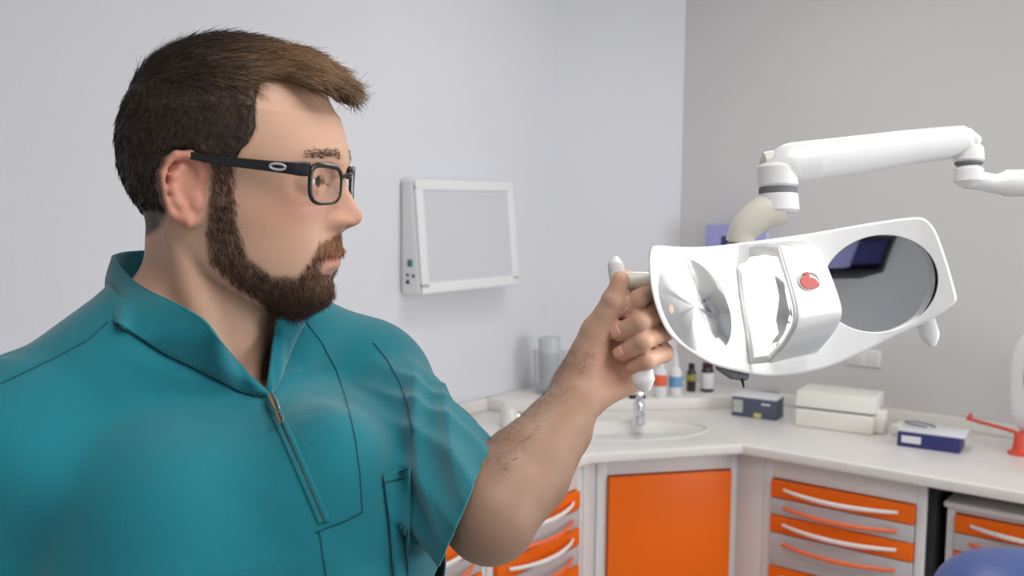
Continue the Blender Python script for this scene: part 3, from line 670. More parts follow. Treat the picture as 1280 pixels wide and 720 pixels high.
def pip(px, py, poly):                                     # signed soft distance to a polygon, + inside
    poly = np.array(poly, float); x = px[:,None]; y = py[:,None]; a = poly; b = np.roll(poly,-1,0)
    cond = ((a[:,1]>y)!=(b[:,1]>y)); xi = (b[:,0]-a[:,0])*(y-a[:,1])/(np.where(b[:,1]==a[:,1],1e-9,b[:,1]-a[:,1]))+a[:,0]
    ins = (np.sum(cond&(x<xi),axis=1)%2)==1
    ba = b-a; t = np.clip(((x-a[:,0])*ba[:,0]+(y-a[:,1])*ba[:,1])/np.sum(ba*ba,1),0,1)
    d = np.sqrt((x-a[:,0]-t*ba[:,0])**2+(y-a[:,1]-t*ba[:,1])**2).min(1)
    return np.where(ins,d,-d)

# ------------------------------------------------------------------ the figure's measurements (frame: x right, y away, z up)
ROOT = np.array([-.275,.90,0.])
cY, sY = math.cos(YAW), math.sin(YAW)
def V(px, py, d):
    w = at_depth(px, py, d); return np.array([cY*w.x+sY*w.y, -sY*w.x+cY*w.y, w.z])
def VD(px, py):
    w = sight(px, py); return np.array([cY*w.x+sY*w.y, -sY*w.x+cY*w.y, w.z])
EYEP = np.array([0,0,EYE])
RL = np.array([[cY,-sY,0],[sY,cY,0],[0,0,1]])
def to_px(P):
    w = (P@RL.T)-EYEP; c = np.stack([w[:,0],-w[:,2],w[:,1]],1)@CM.T
    return 640+FPX*c[:,0]/c[:,2], 360+FPX*c[:,1]/c[:,2]
HO = V(300,215,.88)
AL = math.radians(8.0)
HF = np.array([math.cos(AL),-math.sin(AL),0]); HL = np.array([math.sin(AL),math.cos(AL),0]); HU = np.array([0,0,1.])
HR = np.stack([HF,HL,HU],1)                                 # columns: head axes
def hd(x, y, z): return HO+HR@(np.array([x,y,z])/1000)
FACE = np.array([ # z, cx, xf, xb, w
 (45,-20,86,-60,66),(30,-20,92,-60,68),(20,-20,95,-60,69),(8,-20,96,-60,70),(0,-20,92,-60,70),(-14,-20,86,-58,70.5),(-28,-20,85.5,-54,70),(-40,-18,87,-50,68.5),
 (-53,-15,89.5,-42,66),(-65,-10,89.5,-35,63.5),(-75,-5,88,-29,61),(-86,2,85,-18,57),(-96,8,81,-4,51.5),(-106,20,80,10,44),(-115,32,75,25,34),(-121,42,67,38,24),(-126,50,57,49,9)][::-1], float)
def G(v, c, s_): return np.exp(-((v-c)/s_)**2)
def face_disp(y, z):
    ay = np.abs(y)
    ridge = np.interp(z, [-58,-53,-49,-45,-40,-35,-28,-20,-12,-4,6,14], [0,2,9.5,20.5,25,25.5,21.5,17,12,6,2,0])
    sg = np.interp(z, [-50,-38,-25,-10,5], [10.5,10.5,7.6,6.4,8])
    d = ridge*np.exp(-(ay/sg)**2.2)
    d += 9.5*G(ay,12.5,6.0)*G(z,-42.5,6.5)                   # nostril wings
    d += 3.2*G(ay,26,17)*G(z,11,6.5)-8.5*G(ay,31,15)*G(z,-7,11)   # brow ridge, eye socket
    d += 2.6*G(ay,46,14)*G(z,-30,13)                         # cheekbone
    d += 3.8*G(ay,5,13)*G(z,-70,4.2)+4.8*G(ay,0,16)*G(z,-81,4.6)-3.0*G(ay,0,24)*G(z,-75.3,1.7)-2.4*G(ay,0,20)*G(z,-92,5)
    d += 2.6*G(ay,0,15)*G(z,-109,9)-1.2*G(ay,0,3)*G(z,-61,5)
    d -= 2.2*G(ay,22,6)*G(z,-55,12)*1.0
    return d
def head_mm(P):                                             # head without ears, distance in metres
    q = ((P-HO)@HR)*1000; x,y,z = q[:,0],q[:,1],q[:,2]
    sk = ellipsoid(q, (-7,0,22), (98,74.5,91.5))
    D = face_disp(y,z)*np.clip((x-35)/30,0,1)
    xx = x-D; zc = np.clip(z,-126,45)
    cx,xf,xb,w = (np.interp(zc, FACE[:,0], FACE[:,k]) for k in (1,2,3,4))
    dx = xx-cx; a = np.where(dx>0, xf-cx, cx-xb); n_ = 2.25
    ay = np.abs(y)-2.5*G(z,-30,16)*G(x,25,35)
    s_ = ((np.abs(dx)/a)**n_+(np.maximum(ay,0)/w)**n_)**(1/n_); rho = np.sqrt(dx*dx+y*y)
    f = (s_-1)*rho/np.maximum(s_,.05)
    f = np.maximum(f, -(z+127)); f = np.maximum(f, z-45)
    d = smin(sk, f, 14)
    for s2 in (-1,1):
        ex, ey, ez = 71.5, s2*31, -8
        lid = np.sqrt((x-ex)**2+(y-ey)**2+(z-ez)**2)-13.8
        d = smin(d, lid, 5)
        op = np.sqrt((x-ex)**2+(y-ey)**2+(z-ez)**2)-11.0
        slit = np.abs(z-ez+.5)-5.2*np.clip(1-((y-ey+s2*1.5)/10.0)**2,0,1); hole = np.maximum(np.maximum(-(x-ex-1), slit), np.sqrt((x-ex)**2+(y-ey)**2+(z-ez)**2)-16)
        d = np.maximum(d, -hole*1.0)
        d = smin(d, op, .6)
        nz = np.sqrt((x-100)**2+((y-s2*6.5)/.8)**2+((z+49.5)/1.3)**2)-3.6
        d = np.maximum(d, -nz)
    return d/1000
head = Fn(head_mm, hd(0,0,0), .19, .012)
def ear_prims(s_):                                          # ear outline in its own plane, u forward, v up
    c = np.array([-13.5,s_*78.0,-18.0]); out = []
    fl = math.radians(24); U = np.array([math.cos(fl),-s_*math.sin(fl),0]); Wn = np.array([math.sin(fl),s_*math.cos(fl),0])
    E3 = lambda u,v,w: hd(*(c+U*u+np.array([0,0,1])*v+Wn*w))
    rim = [(10,4,-1),(13,14,0),(11,24,2),(4,29.5,3.4),(-6,29.5,4),(-14,24,4.6),(-18,14,5),(-18.5,3,5),(-16,-8,4.2),(-12,-16,3),(-7,-22,1.8)]
    rr = [2.2,2.8,3.2,3.3,3.3,3.3,3.2,3.1,3.0,3.0,3.4]
    for a,b,r0,r1 in zip(rim,rim[1:],rr,rr[1:]): out.append(Cone(E3(*a),E3(*b),r0/1000,r1/1000,.0042))
    anti = [(-2,20,1.5),(-8,12,3),(-9.5,2,3.4),(-7,-8,2.8),(-2,-13,2)]
    for a,b in zip(anti,anti[1:]): out.append(Cone(E3(*a),E3(*b),.0028,.0028,.004))
    out.append(Cone(E3(-1,-20,.5),E3(2,-25,-.5),.0058,.0050,.004))
    out.append(Cone(E3(9,-6,0),E3(8,-11,.5),.0038,.0036,.004))
    Re = np.stack([HR@U, HR@np.array([0,0,1.]), HR@Wn],1)
    out.append(Ell(E3(-4,6,-2.5),(.0135,.0215,.0032),Re,.004))
    out.append(Ell(E3(3,-6,-6),(.013,.022,.0075),Re,.006))
    return out
NB = V(262,445,.895)
LS = np.array([-.145,1.015,1.448]); RS = np.array([-.405,.765,1.435])
FV = np.array([.707,-.707,0]); LV = np.array([.707,.707,0])
ELB = V(612,645,.795); WR = V(722,494,.965)
TC = np.array([-.250,.875,0])
TOR = np.array([(.86,.165,.125,.0),(.95,.175,.13,.0),(1.1,.165,.128,.005),(1.2,.172,.132,.005),(1.3,.190,.140,.008),(1.37,.182,.126,.006),(1.42,.15,.098,-.006),(1.46,.11,.075,-.014),(1.485,.07,.055,-.02)])
def torso_f(grow):
    def f(P):
        q = P-TC; u = q@LV; v = q@FV; z = q[:,2]; zc = np.clip(z,.86,1.485)
        w = np.interp(zc,TOR[:,0],TOR[:,1])+grow; dp = np.interp(zc,TOR[:,0],TOR[:,2])+grow; off = np.interp(zc,TOR[:,0],TOR[:,3])
        v = v-off; n_ = 2.4; s_ = ((np.abs(u)/w)**n_+(np.abs(v)/dp)**n_)**(1/n_); rho = np.sqrt(u*u+v*v)
        d = (s_-1)*rho/np.maximum(s_,.05)
        return np.maximum(np.maximum(d*.9, z-1.485-grow*.5), .86-z)
    return f
# ---- left hand closed round the grip
def hp(px, py, d): return V(px, py, d)
fingers = {
 'index': [(780,352,1.000),(815,362,.966),(798,374,.941),(782,387,.945)],
 'middle':[(796,368,1.003),(827,387,.962),(800,402,.936),(774,416,.944)],
 'ring':  [(803,394,1.003),(830,413,.962),(803,427,.936),(778,441,.945)],
 'little':[(803,424,1.000),(829,441,.962),(808,451,.941),(789,460,.947)]}
frad = {'index':(.0125,.0098,.0090,.0078),'middle':(.013,.0106,.0098,.0086),'ring':(.0125,.0102,.0094,.0083),'little':(.0115,.0094,.0086,.0076)}
hand = []
for nm in fingers:
    pts = [hp(*p) for p in fingers[nm]]; r = frad[nm]
    hand.append(Cone(hp(734,482,.980), pts[0], .0145, r[0], .008))
hand += [Cone(hp(722,478,.956), hp(746,414,.954), .0225, .0150, .010),          # ball of the thumb
         Cone(hp(738,444,.964), hp(764,428,.974), .015, .012, .010),
         Cone(hp(742,493,.960), hp(788,474,.975), .0165, .0140, .010),         # heel of the hand on the little-finger side
         Cone(hp(750,468,.968), hp(780,452,.980), .015, .013, .010)]
for nm in fingers:
    pts = [hp(*p) for p in fingers[nm]]; r = frad[nm]
    for i in range(3): hand.append(Cone(pts[i], pts[i+1], r[i], r[i+1], .0009 if i else .002))
    hand.append(Ell(pts[1], (r[1]*1.10,)*3, None, .002)); hand.append(Ell(pts[2], (r[2]*1.04,)*3, None, .002))
hand += [Cone(hp(746,414,.952), hp(767,375,.941), .0140, .0108, .006),
         Cone(hp(767,375,.941), hp(776,349,.937), .0106, .0082, .002),
         Ell(hp(767,375,.941), (.0113,)*3, None, .003)]
arm_l = [Cone(LS+np.array([.0,.01,0]), ELB, .047, .038, .006), Cone(ELB, V(655,590,.85), .0365, .0395, .006), Cone(V(655,590,.85), V(697,536,.912), .0395, .0310, .006), Cone(V(697,536,.912), WR, .0310, .0250, .006),
         Cone(WR, V(735,478,.970), .0250, .0235, .008), Cone(ELB+np.array([.002,-.002,-.006]), V(632,612,.80), .029,.027,.008)]
# ---- right arm hanging at the side, hand relaxed
RE = np.array([-.455,.745,1.155]); RWp = np.array([-.43,.665,.925])
arm_r = [Cone(RS, RE, .055, .043, .02), Cone(RE, RE*.6+RWp*.4, .043,.042,.02), Cone(RE*.6+RWp*.4, RWp, .042,.028,.02)]
ph = RWp+np.array([.01,-.03,-.085])
for k in range(4):
    o = FV*(.030-.020*k); b0 = ph+o; hand_r = [Cone(RWp, b0, .019,.012,.014), Cone(b0, b0+np.array([.006,-.006,-.042]), .0098,.009,.002), Cone(b0+np.array([.006,-.006,-.042]), b0+np.array([.020,0,-.066+.004*abs(k-1)]), .009,.0078,.002), Cone(b0+np.array([.020,0,-.066+.004*abs(k-1)]), b0+np.array([.036,.006,-.080+.006*abs(k-1)]), .0078,.007,.002)]
    arm_r += hand_r
arm_r += [Cone(RWp+FV*.012, RWp+FV*.042+np.array([0,0,-.045]), .017,.012,.012), Cone(RWp+FV*.042+np.array([0,0,-.045]), RWp+FV*.050+np.array([.012,0,-.078]), .011,.0085,.003)]
neck = [Cone(hd(-27,0,-30), NB-FV*.014+np.array([0,0,.0]), .0545, .054, .01), Cone(hd(2,0,-80), NB-FV*.004, .038, .042, .02)]
for s2 in (-1,1): neck.append(Cone(hd(-32,s2*58,-50), NB+FV*.038+LV*(s2*.016)+np.array([0,0,-.02]), .012, .008, .016))
trap = [Cone(NB+np.array([-.01,.02,.045]), LS+np.array([-.02,.0,.02]), .048,.045,.03), Cone(NB+np.array([-.02,.0,.045]), RS+np.array([.02,.01,.02]), .048,.045,.03), Ell(LS,(.058,)*3,None,.03), Ell(RS,(.060,)*3,None,.03)]
body = [Fn(torso_f(-.014), TC+np.array([0,0,1.17]), .37, .03)]+trap+neck+[head]+ear_prims(-1)+ear_prims(1)+arm_l+arm_r+hand
def body_f(P, c=None, r=None): return union(body, P, c, r)
def trace(fn, px, py, t0=.6, off=0.0):                       # first point of a surface along a sight line
    d = VD(px,py); L = np.linalg.norm(d); t = t0
    for _ in range(120):
        v = fn((EYEP+d*t)[None])[0]-off
        if v < .0003: break
        t += max(v,.0004)*.7/L
        if t > 1.5: return None
    return EYEP+d*t

man = empty('person', RL@ROOT, YAW, 'bearded man in a teal zip-neck tunic, raised hand gripping the lamp handle', 'person')
skin_m = material('skin', srgb(216,172,146), .48, spec=.4, sss=.12, bump=.10, bscale=420)
def tint_mix(m, attr='tint'):
    nt = m.node_tree; b = nt.nodes['Principled BSDF']; a = nt.nodes.new('ShaderNodeAttribute'); a.attribute_name = attr; nt.links.new(a.outputs['Color'], b.inputs['Base Color']); return m
tint_mix(skin_m)
BEARD = [(262,196),(293,196),(292,242),(297,287),(311,322),(341,345),(372,345),(388,325),(400,303),(424,291),(450,284),(455,312),(430,315),(408,322),(398,334),(405,343),(432,343),(440,360),(432,395),(395,405),(350,400),(319,374),(291,355),(262,329),(257,287),(262,242)]
HAIRP = [(255,203),(292,204),(302,188),(311,180),(321,160),(320,130),(325,104),(350,98),(390,103),(425,118),(480,124),(480,-40),(80,-40),(80,300),(183,298),(203,285),(212,262),(204,215),(218,190),(240,190)]
def side_px(P):                                             # photograph position of the same spot on the near side of the head
    q = (P-HO)@HR; q = q.copy(); q[:,1] = -np.abs(q[:,1]); return to_px(HO+q@HR.T)+(q*1000,)
def sm(x, a, b): t = np.clip((x-a)/(b-a),0,1); return t*t*(3-2*t)
def beard_w(P):
    px, py, q = side_px(P); return sm(pip(px,py,BEARD),-4,6)*(q[:,0]>-45)*(q[:,2]<20)
def hair_w(P):
    px, py, q = side_px(P); return sm(pip(px,py,HAIRP),-3,7)
lin = lambda *c: np.array(srgb(*c)[:3])
def body_tint(Vv):
    C_ = np.tile(lin(218,174,148),(len(Vv),1)); inh = np.linalg.norm(Vv-HO,axis=1) < .19
    Ph = Vv[inh]; q = ((Ph-HO)@HR)*1000; c = C_[inh]
    def mixin(w, col): nonlocal c; c = c*(1-w[:,None])+w[:,None]*col
    mixin(.55*G(q[:,2],-30,20)*G(np.abs(q[:,1]),42,20)*(q[:,0]>20), lin(214,148,128))
    mixin(.6*G(q[:,2],-40,13)*G(q[:,1],0,16)*(q[:,0]>85), lin(214,142,118))
    ear = (np.abs(q[:,1])>73)&(q[:,0]<5)&(q[:,0]>-50)&(np.abs(q[:,2]+18)<36); mixin(.7*ear, lin(214,138,118))
    mixin(.85*G(q[:,2],-76,7)*G(q[:,1],0,21)*(q[:,0]>78)*(q[:,2]<-66), lin(198,122,110))
    mixin(.72*beard_w(Ph), lin(96,72,56)); mixin(.9*hair_w(Ph), lin(52,42,37))
    for k in (26,): mixin(.78*np.clip(1.25*G(np.abs(q[:,1]),27,15)*G(q[:,2]+.10*np.abs(np.abs(q[:,1])-24),15,3.6),0,1)*(q[:,0]>60), lin(92,66,50))
    C_[inh] = c
    px, py = to_px(Vv); dk = fnoise(Vv*np.array([30,30,30]))
    C_ *= (1+.05*dk)[:,None]
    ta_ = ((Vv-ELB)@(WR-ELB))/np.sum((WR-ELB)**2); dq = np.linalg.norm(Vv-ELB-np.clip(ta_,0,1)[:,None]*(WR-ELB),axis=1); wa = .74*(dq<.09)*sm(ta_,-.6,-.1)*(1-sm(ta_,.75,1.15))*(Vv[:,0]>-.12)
    C_ = C_*(1-wa[:,None])+wa[:,None]*lin(134,106,88)  # forearm browned: partly its hair, partly backlit shade put into the skin colour
    # redder finger ends and creases of the palm
    for nm in fingers:
        t_ = hp(*fingers[nm][3]); w = .45*np.exp(-(np.linalg.norm(Vv-t_,axis=1)/.010)**2); C_ = C_*(1-w[:,None])+w[:,None]*lin(216,140,122)
    w = .35*np.exp(-(np.linalg.norm(Vv-hp(772,466,.955),axis=1)/.022)**2); C_ = C_*(1-w[:,None])+w[:,None]*lin(218,146,126)
    return np.concatenate([C_, np.ones((len(C_),1))],1)
_rn = np.random.RandomState(3); _ph = _rn.rand(8,4)*6.28; _dr = _rn.randn(8,3)
def fnoise(P):
    s_ = np.zeros(len(P))
    for k in range(8): s_ += np.sin(P@(_dr[k]*(1+.35*k))+_ph[k,0])
    return s_/8
def fine_noise(V3, scale):
    return np.array([noise.noise(Vector(v)*scale) for v in V3])
HB = .0021
Vb, Qb = surface_net(body_f, (-.56,.60,.84), (.20,1.14,1.83), HB)
Vb = relax(Vb, Qb, 1, .35)
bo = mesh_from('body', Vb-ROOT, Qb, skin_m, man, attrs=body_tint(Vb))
for s2 in (-1,1):
    c = hd(71.5, s2*31, -8)-ROOT
    R = Matrix([list(r) for r in HR]).to_4x4()
    eb = MB().lathe([(.0121*math.sin(PI*k/20)+1e-5, -.0121*math.cos(PI*k/20)) for k in range(21)], 28, Matrix.Translation(c)).build('eye', material('eye_white', srgb(226,220,216), .15), man)
    gz = R @ Matrix.Rotation(.0,4,'Z') @ Matrix.Rotation(PI/2,4,'Y')
    MB().lathe([(.0057,.0107),(.0055,.0112),(.0024,.0122),(.0023,.0124),(.0001,.0124)],24, Matrix.Translation(c) @ gz, cap=False).build('iris', material('brown_iris', srgb(62,44,34), .2), eb)

# ------------------------------------------------------------------ tunic
def cloth_mat(name, col, var=.03):
    m = material(name, col, .82, spec=.25, bump=.25, bscale=900, var=var, vscale=14); b = m.node_tree.nodes['Principled BSDF']
    b.inputs['Sheen Weight'].default_value = .35; b.inputs['Sheen Roughness'].default_value = .5; return m
teal = cloth_mat('teal_cotton', srgb(20,122,136)); teal_d = cloth_mat('dark_teal_thread', srgb(10,84,98)); teal_in = cloth_mat('teal_facing', srgb(22,118,132))
S1 = V(583,627,.828); SA = (S1-LS)/np.linalg.norm(S1-LS); SU = np.cross(SA,[0,0,1]); SU /= np.linalg.norm(SU); SW = np.cross(SU,SA)
RS1 = RS+(RE-RS)*.62
def sleeve_l(P):
    d = rc(P, LS, S1+SA*.05, .060, .050)
    q = P-LS; a = q@SA; u = q@SU; v = q@SW; ph_ = np.arctan2(v,u); g = sm(a,.02,.12)
    n1 = np.sin(3*ph_+a*16+1.3*np.sin(a*21+2*ph_)+.8); n2 = np.sin(5*ph_-a*13+1.7*np.sin(a*17+1)+2.); n3 = np.sin(a*34+2*ph_+2*n1)
    f = .0060*(.3-np.abs(n1))+.0042*(.3-np.abs(n2))+.0008*n3+.003*sm(a,.1,.25)
    return d-g*f
def sleeve_r(P):
    d = rc(P, RS, RS1+(RS1-RS)*.3, .070, .072); return d-.003*np.sin(P[:,2]*60+np.arctan2(P[:,1]-RS[1],P[:,0]-RS[0])*4)
tt = torso_f(.008)
def torso_t(P):
    q = P-TC; u = q@LV; z = q[:,2]
    w1 = .0034*np.sin(38*(z-1.2)+26*u+2.2*np.sin(11*u+3)+1.6*np.sin(17*z))*sm(z,1.15,1.3)*(.35+.65*sm(u,-.12,.14))*(1-.8*sm(u,.09,.13)*(1-sm(z,1.39,1.42)))
    w2 = .0024*np.sin(70*(u*.8+z*.3)+3*np.sin(9*z+2*u*10))*(1-sm(z,1.40,1.46))*(1-sm(u,.09,.13))
    w3 = .0010*fnoise(P*np.array([60,60,45]))
    return tt(P)-(w1+w2+w3)
tun = [Fn(torso_t, TC+np.array([0,0,1.17]), .40, .03),
       Cone(NB+np.array([-.012,.02,.030]), LS+np.array([-.015,.0,.022]), .066,.052,.04), Cone(NB+np.array([-.02,.0,.030]), RS+np.array([.02,.01,.024]), .066,.055,.04),
       Ell(LS,(.066,)*3,None,.03), Ell(RS,(.074,)*3,None,.03), Ell(TC+LV*.105+FV*.055+np.array([0,0,1.385]),(.070,.070,.075),None,.05), Ell(TC-LV*.10+FV*.055+np.array([0,0,1.385]),(.070,.070,.075),None,.05),
       Ell(np.array([-.1530,.815,1.30]),(.074,.072,.17),None,.07),
       Fn(sleeve_l, (LS+S1)/2, .25, .009), Fn(sleeve_r, (RS+RS1)/2, .25, .03)]
def tunic_f(P, c=None, r=None): return union(tun, P, c, r)
def tr(px, py, off=0.0):
    p = trace(tunic_f, px, py, .55, off)
    if p is None: p = V(px,py,.87)
    return p
strip = [((333,490,.004),(333,494,.002)),((315,474,.006),(316,492,.002)),((295,452,.007),(298,487,.002)),((275,428,.808),(275,474,.002)),((257,404,.805),(245,459,.002)),
 ((235,389,.808),(210,443,.002)),((212,377,.816),(185,428,.002)),((188,366,.831),(163,414,.002)),((163,350,.853),(146,404,.003)),((142,325,.892),(135,394,.895)),
 ((147,319,.925),(139,386,.935)),((165,316,.952),(160,380,.968)),((200,316,.975),(200,376,.992)),((255,330,.985),(260,378,1.0)),((310,352,.978),(320,388,.99)),
 ((350,378,.955),(365,400,.965)),((369,391,.925),(381,406,.935)),((365,396,.895),(376,411,.003)),((349,399,.868),(367,428,.003)),((344,420,.006),(358,452,.002)),((340,450,.006),(349,475,.002)),((337,474,.005),(342,488,.002)),((334,490,.004),(334,494,.002))]
def sp(p): return tr(p[0],p[1],p[2]) if p[2] < .1 else V(*p)
ct = [sp(a) for a,b in strip]; cb = [sp(b) for a,b in strip]
ctS = [np.array(v) for v in bez(ct,5)]; cbS = [np.array(v) for v in bez(cb,5)]
Vt, Qt = surface_net(tunic_f, (-.62,.58,.85), (.12,1.16,1.60), .0028)
Vt = relax(Vt, Qt, 2, .4)
poly_top = np.array(cbS)[:,:2]; pc = poly_top.mean(0); 
cq = Vt[Qt].mean(1)
wm = np.where(np.arange(len(ctS))>16*5,.75,.45)[:,None]; mid = np.array(ctS)*wm+np.array(cbS)*(1-wm); mx_, my_ = to_px(mid); kL, kR = 9*5, 17*5
front = np.concatenate([np.stack([mx_,my_],1)[kR:], np.stack([mx_,my_],1)[:kL+1], np.array([(118,330),(118,200),(400,200),(400,380)])])
fx_, fy_ = to_px(cq); yb = NB[1]+.012
inh = ((pip(fx_,fy_,front)>2.5)&(cq[:,1]<yb)&(cq[:,2]>1.30)) | ((pip(cq[:,0]*1000,cq[:,1]*1000,poly_top*1000)>3.5)&(cq[:,1]>=yb)&(cq[:,2]>1.38))
Qt = Qt[~inh]
tun_o = mesh_from('tunic', Vt-ROOT, Qt, teal, man)
bm = bmesh.new(); bm.from_mesh(tun_o.data)
def bisect_near(co, no, rad):
    co = Vector(co-ROOT); no = Vector(no); vs = [v for v in bm.verts if (v.co-co).length < rad]; s_ = set(vs)
    es = [e for e in bm.edges if e.verts[0] in s_ and e.verts[1] in s_]; fs = [f for f in bm.faces if all(v in s_ for v in f.verts)]
    bmesh.ops.bisect_plane(bm, geom=vs+es+fs, plane_co=co, plane_no=no, clear_outer=True)
_e = VD(612,563)/np.linalg.norm(VD(612,563)); _h = V(557,690,.828)-V(612,563,.828); HN = np.cross(_h, VD(584,627)); HN = HN*np.sign(HN[0]); HN /= np.linalg.norm(HN)
bisect_near(S1, HN, .14)
bisect_near(RS1, (RS1-RS)/np.linalg.norm(RS1-RS), .13)
bmesh.ops.bisect_plane(bm, geom=bm.verts[:]+bm.edges[:]+bm.faces[:], plane_co=(0,0,.875), plane_no=(0,0,-1), clear_outer=True)
lo = [v for v in bm.verts if not v.link_faces]; bmesh.ops.delete(bm, geom=lo, context='VERTS')
hem_edges = [e for e in bm.edges if len(e.link_faces)==1 and (e.verts[0].co-Vector(S1-ROOT)).length < .12]
hem = [(e.verts[0].co.copy(), e.verts[1].co.copy()) for e in hem_edges]
bm.to_mesh(tun_o.data); bm.free(); tun_o.data.shade_smooth()
md = tun_o.modifiers.new('cloth_thickness','SOLIDIFY'); md.thickness = .0018; md.offset = -1
# collar stand with its turned V edges
b = bmesh.new(); rows = []
for k,(a,c) in enumerate(zip(ctS,cbS)):
    row = []; out_ = (a-np.array([NB[0],NB[1],a[2]])); out_[2] = 0; out_ /= max(np.linalg.norm(out_),1e-6)
    for j in range(9):
        t = j/8; p = c*(1-t)+a*t; p = p+out_*(.0035*math.sin(PI*t)+.0012*math.sin(k*.5+t*5)*math.sin(PI*t)); row.append(b.verts.new(p-ROOT))
    rows.append(row)
for r0, r1 in zip(rows, rows[1:]):
    for j in range(8): b.faces.new((r0[j],r1[j],r1[j+1],r0[j+1]))
bmesh.ops.recalc_face_normals(b, faces=b.faces[:])
m = MB(); m.bm.free(); m.bm = b; col = m.build('collar', teal, tun_o)
md = col.modifiers.new('cloth_thickness','SOLIDIFY'); md.thickness = .0028; md.offset = 0
md = col.modifiers.new('soft_edge','BEVEL'); md.width = .0011; md.segments = 2; md.angle_limit = math.radians(50)
def seam(name, pts, r, mat, off=.0, flat=.6, parent=tun_o, step=6):
    P = []
    for a, c in zip(pts, pts[1:]):
        n_ = max(2, int(math.hypot(c[0]-a[0],c[1]-a[1])/step))
        for k in range(n_): P.append((a[0]+(c[0]-a[0])*k/n_, a[1]+(c[1]-a[1])*k/n_))
    P.append(pts[-1]); Q = [tr(x,y,off)-ROOT for x,y in P]
    return MB().tube(Q, r, 8, flat=flat, upv=tuple(-VD(*pts[0]))).build(name, mat, parent)
top_edge = [p-ROOT for p in ctS]; MB().tube(top_edge, .0017, 8).build('collar_edge', teal, col)
ZIP = [(334,492),(344,513),(354,535),(364,557),(375,582),(386,608),(396,632),(405,653)]
zp = seam('zip', ZIP, .0013, material('zip_tape', srgb(40,70,74), .5, var=.1, vscale=200), .0006)
seam('zip_edge', [(x-4.2,y+1) for x,y in ZIP], .0020, teal, .0006); seam('zip_edge', [(x+4.2,y-1) for x,y in ZIP], .0020, teal, .0006)
seam('placket_seam', [(382,402),(402,428),(420,462),(434,502),(444,548),(450,592),(453,640)], .0007, teal_d, .0001)
seam('placket_seam', [(453,640),(430,652),(405,661),(394,666)], .0008, teal_d, .0001)
seam('centre_seam', [(399,664),(403,690),(408,722)], .0008, teal_d, .0001)
seam('armhole_seam', [(466,428),(484,450),(500,478),(511,508),(517,540)], .0009, teal_d, .0001)
seam('yoke_seam', [(135,402),(110,425),(70,447),(30,466),(0,480)], .0007, teal_d, .0001)
seam('neck_seam', [(140,401),(163,417),(185,431),(210,446),(245,462),(275,477),(298,490),(316,495)], .0009, teal_d, .0004)
brass = material('zip_pull_metal', (.62,.58,.52,1), .28, 1.0, var=.05, vscale=60)
za, zb = tr(337,494,.0065), tr(346,513,.0065); zc_ = tr(352,527,.0065)
MB().tube([za-ROOT, (za+zb)/2-ROOT, zb-ROOT], [.0034,.0042,.0030], 10, flat=.55, upv=tuple(-VD(340,500))).build('zip_slider', brass, tun_o)
MB().tube([zb-ROOT-np.array([0,.002,0]), (zb*.5+zc_*.5)-ROOT-np.array([0,.003,0]), zc_-ROOT-np.array([0,.002,0])], [.0018,.0030,.0026], 10, flat=.35, upv=tuple(-VD(340,500))).build('zip_pull', brass, tun_o)
# chest pocket
def patch(name, loop, off, mat, parent, step=5):
    cache = {}
    def f(x, y):
        return Vector(tr(x, y, off)-ROOT)
    bm_ = sheet(np.array(loop,float), [], f, step); m2 = MB(); m2.bm.free(); m2.bm = bm_; o = m2.build(name, mat, parent)
    md = o.modifiers.new('cloth_thickness','SOLIDIFY'); md.thickness = .0014; md.offset = 0; return o
POC = [(480,593),(497,589),(512,585),(512.5,620),(511.5,660),(510,724),(493,724),(490,690),(487,650),(483,620)]
pk = patch('pocket', POC, .0036, teal, tun_o, 4)
seam('pocket_hem', [(481,603),(497,599),(511,595)], .0007, teal_d, .0046, parent=pk)
seam('pocket_edge', [(480,593),(484,622),(488,652),(491,690),(494,722)], .0011, teal_d, .0022, parent=pk)
# turned hem of the raised sleeve
hb = bmesh.new(); nn = -HN
for p, q in hem:
    def r_(x, k): 
        rad = (x-Vector(S1-ROOT)); rad = rad-Vector(HN)*rad.dot(Vector(HN)); rad.normalize(); return x+rad*(.0012 if k else .0004)-Vector(HN)*(.016 if k==2 else 0)
    a0_,a1_ = hb.verts.new(r_(p,1)),hb.verts.new(r_(q,1)); 
hb.free()

# ------------------------------------------------------------------ trousers and shoes (below the picture)
leg_r = []
mb = MB(); C0 = np.array([0,0,0.])
def ring(c, a, b_, n=28): return [tuple(np.array(c)+LV*a*math.cos(2*PI*k/n)+FV*b_*math.sin(2*PI*k/n)) for k in range(n)]
mb.loft([ring((0,0,z),w,d) for z,w,d in ((1.02,.168,.130),(.95,.180,.138),(.88,.186,.142),(.80,.182,.135),(.76,.150,.115))])
for s2 in (-1,1):
    mb.loft([ring(tuple(LV*s2*(.088+.02*k/5)+FV*(.004*k)+np.array([0,0,z])),w,d) for k,(z,w,d) in enumerate(((.86,.092,.105),(.72,.088,.098),(.50,.072,.078),(.32,.068,.074),(.16,.062,.066),(.065,.062,.068)))])
mb.build('trousers', teal, man)
for s2 in (-1,1):
    o = LV*s2*.108+FV*.06; R_ = []
    for z,a,b_,sh in ((0,.046,.135,0),(.012,.050,.140,0),(.035,.047,.132,-.004),(.06,.040,.105,-.022),(.085,.036,.062,-.052)): R_.append([tuple(o+np.array([0,0,z])+FV*sh+LV*a*math.copysign(abs(math.cos(t))**.8,math.cos(t))+FV*b_*math.sin(t)) for t in np.linspace(0,2*PI,32,endpoint=False)])
    MB().loft(R_).build('shoe', M['plastic'], man)

